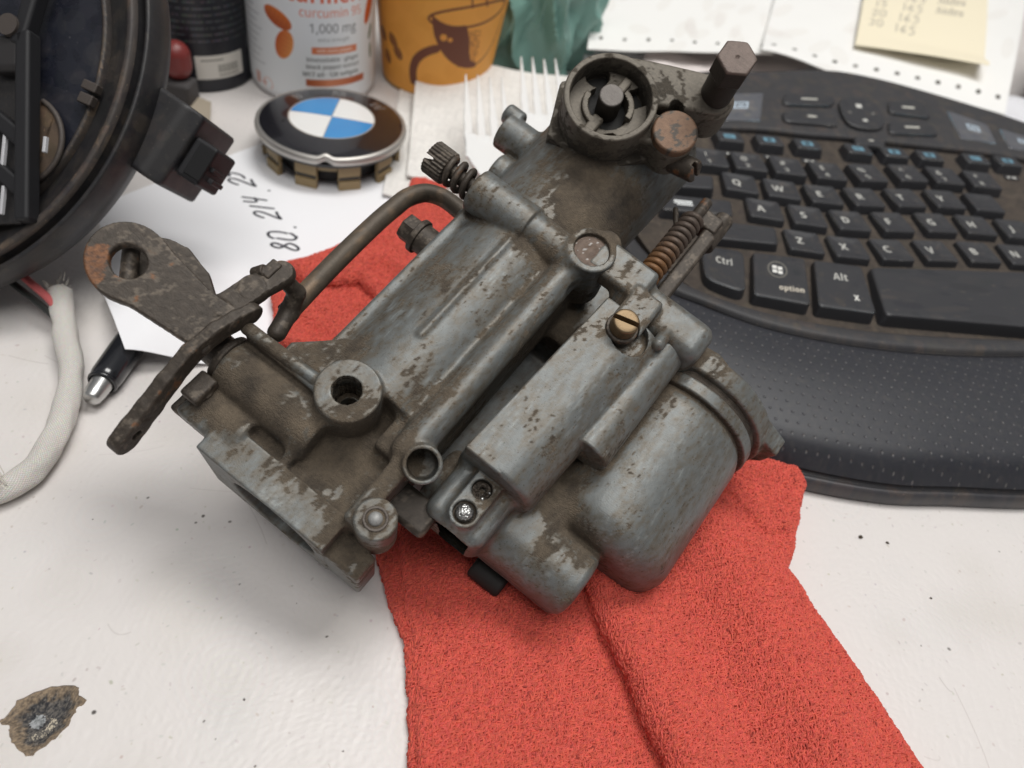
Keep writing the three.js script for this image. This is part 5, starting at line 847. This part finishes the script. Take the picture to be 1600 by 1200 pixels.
{ const f = (x, y, z) => max(cylY(x, y, z, -8.6, -6.7 + 0.8 * noise(x * 1.3, 2, z * 1.3), -13.9, 22.4, 2.3, 0.2), -(hypot(x + 13.6, z - 22.6) - 0.9 - 0.5 * noise(x * 2, y, z * 2))); S('broken_plug', f, [-17, -10, 19], [-11, -4, 26], 0.22, 0.15, [], 6); put('solder_bead', solid((x, y, z) => min(hypot(x + 15.4, y + 6.6, z - 23.8) - 0.55, hypot(x + 13.2, y + 6.5, z - 24.3) - 0.4), [-17, -8, 22], [-12, -5, 26], 0.16), MC.lead, carb); }
// mixture screw, knurled and slotted, with its spring
function helix(p0, p1, r, w, turns, seg = 26) { const NS = Math.round(turns * seg); const A = V3(...p0), B = V3(...p1), d = B.clone().sub(A), L = d.length(); d.normalize(); const u = abs(d.y) < 0.9 ? V3(0, 1, 0).cross(d).normalize() : V3(1, 0, 0).cross(d).normalize(), v = d.clone().cross(u), pts = []; for (let i = 0; i <= NS; i++) { const t = i / NS, a = t * turns * 6.2832; pts.push(A.clone().addScaledVector(d, t * L).addScaledVector(u, Math.cos(a) * r).addScaledVector(v, Math.sin(a) * r)); } return mergeVertices(new THREE.TubeGeometry(new THREE.CatmullRomCurve3(pts), NS, w, 10)); }
{
  const f = (x, y, z) => { const a = Math.atan2(y + 2.6, x - 50.4), q = hypot(x - 50.4, y + 2.6); let d = rnd2(q - 4.35 + 0.22 * Math.sin(a * 26), max(-46.8 - z + 0.5, z + 40.4 + 0.3), 0.4); d = min(d, cylZ(x, y, z, -41, -29, 50.4, -2.6, 2.1, 0.2)); const u = (x - 50.4) * 0.75 + (y + 2.6) * 0.66; return max(d, -max(abs(u) - 0.75, z + 44.2)); };
  const m = S('mixture_screw', f, [44, -9, -49], [57, 4, -28], 0.3, -0.12, [], 9);
  put('coil_spring', paint(boxUV(helix([50.4, -2.6, -40.6], [50.4, -2.6, -30.2], 3.6, 0.95, 3.4)), steel(0.05, [], 2)), MC.steel, m);
}
// side bolt below the mixture screw
S('side_bolt', (x, y, z) => { let d = cylZ(x, y, z, -37, -29, 34.5, -15, 4.4, 0.5); d = min(d, cylZ(x, y, z, -38.2, -36.4, 34.5, -15, 5.2, 0.3)); const zz = z; let q = -1e9; for (let k = 0; k < 3; k++) { const a = 0.3 + k * Math.PI / 3; q = max(q, abs((x - 34.5) * Math.cos(a) + (y + 15) * Math.sin(a)) - 3.6); } d = min(d, rnd2(q + 0.4, max(-42.5 - zz + 0.4, zz + 38.2), 0.4)); return d; }, [28, -22, -44], [41, -8, -27], 0.4, -0.1, [[35, -13, -41, 3, 0.2]], 11);

// ---- throttle linkage
{
  const nrm = V3(-0.086, 0.958, 0.273).normalize();
  const plate = (x, y, z, off, th, outline) => { const h = (x + 28.1) * nrm.x + (y - 10) * nrm.y + (z + 72.1) * nrm.z - off; return rnd2(outline(x, z) + 0.5, abs(h) - th + 0.5, 0.5); };
  const arm1 = poly2([[-35.6, -68], [-32.2, -47], [-19.6, -47], [-20.4, -56], [-19.4, -71]]), arm2 = poly2([[-26, -70], [-25, -54], [-19.8, -56], [-15.8, -62.5], [-15, -70]]);
  const o1 = (x, z) => max(smin(hypot(x + 28.1, z + 72.1) - 9.1, arm1(x, z), 1.2), -(hypot(x + 28.1, z + 72.1) - 3.9)), o2 = (x, z) => smin(hypot(x + 22.8, z + 70.6) - 7.6, arm2(x, z), 2);
  const f = (x, y, z) => {
    let d = plate(x, y, z, 0, 1.15, o1);
    d = min(d, plate(x, y, z, -8.6, 1.3, o2));
    d = smin(d, box(x, y, z, -31, -18, -5, 3.4, -54, -50, 1), 2.5);
    // bent tab that takes the rod
    d = smin(d, max(caps(x, y, z, -20, 3.2, -51.5, -13, 3.2, -50.4, 3.6), abs(y - 3) - 2), 1.5);
    d = smin(d, max(caps(x, y, z, -13, 3.2, -50.4, -5.2, 3, -48.4, 3.3), abs(y - 3) - 1.8), 0.8);
    return d;
  };
  const L = S('throttle_lever', f, [-40, -8, -84], [0, 17, -44], 0.45, -0.02, [[-33, 12, -77, 6, 0.7], [-26, 10, -66, 5, 0.1]], 13);
  S('clevis_pin', (x, y, z) => cylS(x, y, z, -24.6, 6.6, -76.6, -33.6, 4.2, -69.6, 2.0, 0.4), [-40, -1, -84], [-16, 12, -60], 0.4, 0.02, [], 14, L);
  S('pin_head', (x, y, z) => min(cylS(x, y, z, -9.5, 2.5, -53.6, -7.6, 4.6, -51.2, 1.7, 0.4), box(x, y, z, -9, -4, 3.6, 5.4, -52, -49, 0.5)), [-14, 2, -56], [-4, 8, -47], 0.3, -0.1, [], 15, L);
  const path = [[-17.6, 2.6, -46.6], [-22, 3.6, -47.6], [-27, 3.8, -48.6], [-33.8, 2.8, -49.4], [-41.9, 1, -49], [-48.8, -1.2, -48.6], [-54, -2.8, -48.4], [-57.4, -3.8, -48.2]];
  const curved = (x, y, z) => { let d = 1e9; for (let i = 1; i < path.length; i++) { const a = path[i - 1], b = path[i], dx = b[0] - a[0], dy = b[1] - a[1], t = clamp(((x - a[0]) * dx + (y - a[1]) * dy) / (dx * dx + dy * dy)), q = hypot(x - a[0] - dx * t, y - a[1] - dy * t); d = smin(d, rnd2(q - 2.6 - 0.12 * i + 0.5, abs(z - mix(a[2], b[2], t)) - 1.3 - 0.07 * i + 0.5, 0.5), 0.5); } return max(d, -cylZ(x, y, z, -60, -40, -54.9, -3.2, 1.3, 0.2)); };
  S('stop_arm', curved, [-64, -14, -55], [-12, 9, -41], 0.42, 0.06, [[-40, 0, -49, 9, 0.12]], 16);
  S('throttle_shaft', (x, y, z) => min(cylZ(x, y, z, -52, -43, -27.6, -6.5, 4.6, 0.5), cylZ(x, y, z, -47.2, -45.2, -27.6, -7.5, 6.6, 0.5)), [-36, -16, -54], [-20, 2, -42], 0.45, -0.1, [], 17);
  S('stop_bracket', (x, y, z) => { let d = box(x, y, z, -45, -33.5, -15, -11.5, -50, -38, 0.8); d = min(d, cylY(x, y, z, -12.5, -5.4, -37.6, -44.8, 2.6, 0.5)); d = min(d, box(x, y, z, -41.5, -34, -6.8, -3.4, -47.6, -42.6, 0.7)); return d; }, [-47, -17, -52], [-31, -1, -36], 0.45, -0.05, [], 18);
  // rod from the lever up to the pump
  const rc = curve([[-9, -8.5, -45.2], [12.9, -12, -47.6], [32, -15.2, -49], [37.3, -16, -49], [43, -16.7, -48.7], [48.2, -17.3, -46.2], [50.6, -17.8, -42], [51, -18, -38], [50, -18, -27]]);
  put('linkage_rod', paint(boxUV(mergeVertices(new THREE.TubeGeometry(rc, 160, 2.75, 22))), (x, y, z) => { const t = 1 + 0.35 * fbm(x * 0.5, y * 0.5, z * 0.5, 3); const c = mix3([0.105 * t, 0.083 * t, 0.062 * t], [0.2, 0.14, 0.09], sstep(0.0, 0.3, fbm(x * 0.12, y * 0.4, z * 0.4, 3))); return c; }), MC.steel, carb);
  S('rod_hook', (x, y, z) => { let d = caps(x, y, z, -5.4, 1.4, -47.6, -4.6, -3.6, -45.2, 2.1); d = smin(d, caps(x, y, z, -4.6, -3.6, -45.2, -8.5, -7.6, -44.6, 2.2, 2.6), 1); return smin(d, caps(x, y, z, -8.5, -7.6, -44.6, -15, -7, -42.6, 2.4), 1); }, [-19, -12, -52], [0, 5, -38], 0.45, -0.15, [], 19);
}
// ---- spring loaded rod at the bowl cover
{
  const a = [58, -4.2, 20.9], b = [98.5, -8.6, 20.4];
  const rod = S('accelerator_rod', (x, y, z) => { let d = cylS(x, y, z, ...a, ...b, 1.75, 0.4); d = min(d, caps(x, y, z, 84, -7, 17.5, 88.6, -7.5, 14.6, 0.8)); return min(d, cylS(x, y, z, 87, -7.2, 20.5, 90, -7.6, 20.5, 2.7, 0.4)); }, [55, -14, 11], [101, 0, 26], 0.4, 0.02, [[97, -8, 20, 5, 0.2]], 22);
  put('coil_spring', paint(boxUV(helix([61, -4.6, 20.85], [89, -7.5, 20.5], 2.6, 1.0, 11.5)), (x, y, z) => { const t = 1 + 0.4 * noise(x, y, z); return mix3([0.2 * t, 0.095 * t, 0.035 * t], [0.095 * t, 0.07 * t, 0.055 * t], sstep(62, 80, x + 4 * noise(x * 0.4, y, z))); }), MC.steel, rod);
  S('choke_lever', (x, y, z) => { let d = box(x, y, z, 57, 91, -17, -9.5, 24.6, 29.2, 1.0); d = min(d, cylS(x, y, z, 88, -13, 27.6, 101.5, -14, 27.4, 3.0, 0.6)); d = smin(d, box(x, y, z, 91, 97, -15, -9, 20, 28, 0.7), 0.6); return d; }, [56, -19, 18], [104, -7, 32], 0.5, -0.3, [[99, -13, 27, 5, 0.25]], 23);
}
// dark plate between the flange and the bowl
S('pump_link', (x, y, z) => box(x, y, z, -31, -22, -17, -13, 4, 18, 1.5), [-34, -44, 2], [-19, -11, 43], 0.6, -0.9, [], 26);

put('pump_foot', solid((x, y, z) => cylZ(x, y, z, 31.5, 42, -23.2, -38.8, 3.5, 1.2), [-30, -44, 24], [-18, -33, 44], 0.5), MC.black, carb);  // coloured black to stand for the shade this stub lies in

// ---- starter housing at the top: its own axis leans a little towards the flange
{
  const D = V3(-0.2177, 0.9745, 0.0453).normalize(), Zb = V3(0, 0, 1).addScaledVector(D, -D.z).normalize(), Xb = D.clone().cross(Zb);
  const M4 = new THREE.Matrix4().makeBasis(Xb, D, Zb).setPosition(89.3, 14, -16.7);
  const h = new THREE.Group(); h.name = 'starter_housing'; carb.add(h); h.matrix.copy(M4); h.matrix.decompose(h.position, h.quaternion, h.scale); h.position.multiplyScalar(MM);
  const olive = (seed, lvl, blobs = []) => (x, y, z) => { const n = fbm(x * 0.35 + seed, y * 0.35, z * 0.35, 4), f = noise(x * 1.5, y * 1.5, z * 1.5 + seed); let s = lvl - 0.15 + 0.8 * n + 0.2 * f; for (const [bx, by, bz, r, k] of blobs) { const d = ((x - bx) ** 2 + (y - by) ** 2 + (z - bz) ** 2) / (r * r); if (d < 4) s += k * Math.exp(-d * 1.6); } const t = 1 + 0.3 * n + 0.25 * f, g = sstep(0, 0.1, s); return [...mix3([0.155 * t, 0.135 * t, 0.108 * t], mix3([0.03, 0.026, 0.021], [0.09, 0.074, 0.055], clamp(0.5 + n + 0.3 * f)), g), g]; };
  const cup = (x, y, z) => {
    const q = hypot(x, z); let d = cylY(x, y, z, -14, 0, 0, 0, 13.1, 0.5);
    d = smax(d, -cylY(x, y, z, -9.5, 5, 0, 0, 11.3, 0.3), 0.5);
    d = min(d, hexS(x, y, z, -19.5, -13, 0, 0, 14.7, 0.096, 0.5));
    d = min(d, cylY(x, y, z, -36, -18, 0, 0, 10.8, 0.5));
    // arm to the union bolt and web to the round plug
    const arm = caps(x, 0, z, 9, 0, 1, 22.5, 0, 20.5, 7.2, 6.2); d = smin(d, rnd2(max(arm, 11.4 - q) + 1, abs(y + 6.4 + 0.2 * clamp(q - 11, 0, 20)) - 4.6 + 1, 1), 1.2);
    d = smin(d, cylY(x, y, z, -20, -8, 22.8, 21.2, 6.4, 0.8), 1);
    const web = caps(x, 0, z, 2, 0, 12, 4.2, 0, 19.4, 4.5); d = smin(d, rnd2(max(web, 12.4 - q) + 1, abs(y + 9) - 4.5 + 1, 1), 1);
    d = smin(d, cylY(x, y, z, -16, -4.4, 4.2, 19.5, 6.5, 0.8), 1);
    d = max(d, -cylY(x, y, z, -14, 2, 11.2, 15.4, 2.1, 0.3));
    return d;
  };
  put('cup', solid(cup, [-17, -38, -17], [31, 2, 29], 0.55, { disp: uneven, amp: 0.2, color: olive(3, 0, [[0, -17, 0, 17, 0.9], [10, -14, 14, 9, 0.7], [12, -2, 10, 7, 0.2]]), two: true }), [MC.steel, MC.grime], h);  // wall and underside blobs: oily dirt, with the shade there painted in
  const valve = (x, y, z) => {
    const q = hypot(x, z), a = Math.atan2(z, x);
    let d = max(cylY(x, y, z, -9.6, -6.2, 0, 0, 11.5, 0.2), -(q - 6.6));
    d = max(d, -max(abs(a - 0.55) * q - 2.8, 6 - q)); d = max(d, -max(hypot(x + 8, z - 7) - 3.0, -1)); 
    d = max(d, -cylY(x, y, z, -12, 0, 6, -8, 3.4, 0.2));
    d = min(d, max(cylY(x, y, z, -9.8, -4.6, 0, 0, 7.4, 0.3), -(q - 5.6), abs(abs(a + 0.85) - 1.57) - 0.85));
    d = min(d, box(x, y, z, -10, -4, -7, -4.6, -1.6, 1.8, 0.8));
    d = min(d, box(x, y, z, 3, 9.6, -5.6, -3.6, -1.4, 1.4, 0.7));
    return d;
  };
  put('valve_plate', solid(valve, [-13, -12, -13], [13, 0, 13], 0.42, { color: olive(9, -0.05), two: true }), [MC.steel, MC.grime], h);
  put('well', new THREE.CylinderGeometry(11, 11, 0.6, 40).translate(0, -9.7, 0), MC.black, h);
  put('valve_pin', solid((x, y, z) => cylY(x, y, z, -9.4, -0.4, 0.6, -0.2, 3.35, 0.35), [-4, -11, -5], [6, 1, 5], 0.4, { color: (x, y, z) => { const t = 1 + 0.25 * fbm(x, y, z, 3); return y > -1.2 ? [0.165 * t, 0.148 * t, 0.135 * t, 0] : [0.05, 0.042, 0.035, 0]; } }), MC.steel, h);
  put('union_bolt', solid((x, y, z) => { let d = hexS(x, y, z, 5, 12.4, 22.9, 21.4, 4.7, 0.45, 0.35); d = smax(d, hypot(x - 22.9, (y - 6), z - 21.4) - 8.2, 0.5); d = min(d, cylY(x, y, z, -12, 5, 22.9, 21.4, 4.5, 0.3)); d = min(d, cylY(x, y, z, -9, -7, 22.9, 21.4, 5.4, 0.3)); return smax(d, -(hypot(x - 22.9, y - 12.5, z - 21.4) - 0.5), 0.2); }, [16, -14, 15], [30, 14, 28], 0.4, { color: (x, y, z) => { const t = 1 + 0.3 * fbm(x * 0.8, y * 0.8, z * 0.8, 3); return y > 11.6 ? [0.15 * t, 0.112 * t, 0.095 * t, 0] : [0.042 * t, 0.034 * t, 0.028 * t, 0]; } }), MC.steel, h);
  put('round_plug', solid((x, y, z) => cylY(x, y, z, -5, -1.8, 4.2, 19.5, 6.35, 0.7), [-4, -7, 12], [12, 0, 27], 0.4, { color: (x, y, z) => { const n = fbm(x * 0.28 + 2, 1, z * 0.28, 4) + 0.16 * noise(x * 1.3, y, z * 1.3); const g = sstep(0.0, 0.05, n + 0.08), t = 1 + 0.2 * noise(x, y, z); return [...mix3([0.075 * t, 0.062 * t, 0.05 * t], [0.185 * t, 0.108 * t, 0.066 * t], g), 0]; } }), MC.steel, h);
  S('slot_screw', (x, y, z) => max(min(cylS(x, y, z, 1.6, -11, 23, 1.6, -8, 30.6, 3.3, 0.6), cylS(x, y, z, 1.6, -12, 18, 1.6, -10, 25, 2.2, 0.3)), -max(abs(x - 1.6) - 0.7, 28.6 - z)), [-3, -16, 17], [7, -3, 33], 0.35, 0.2, [], 31, h);
}
renderer.render(scene, camera);
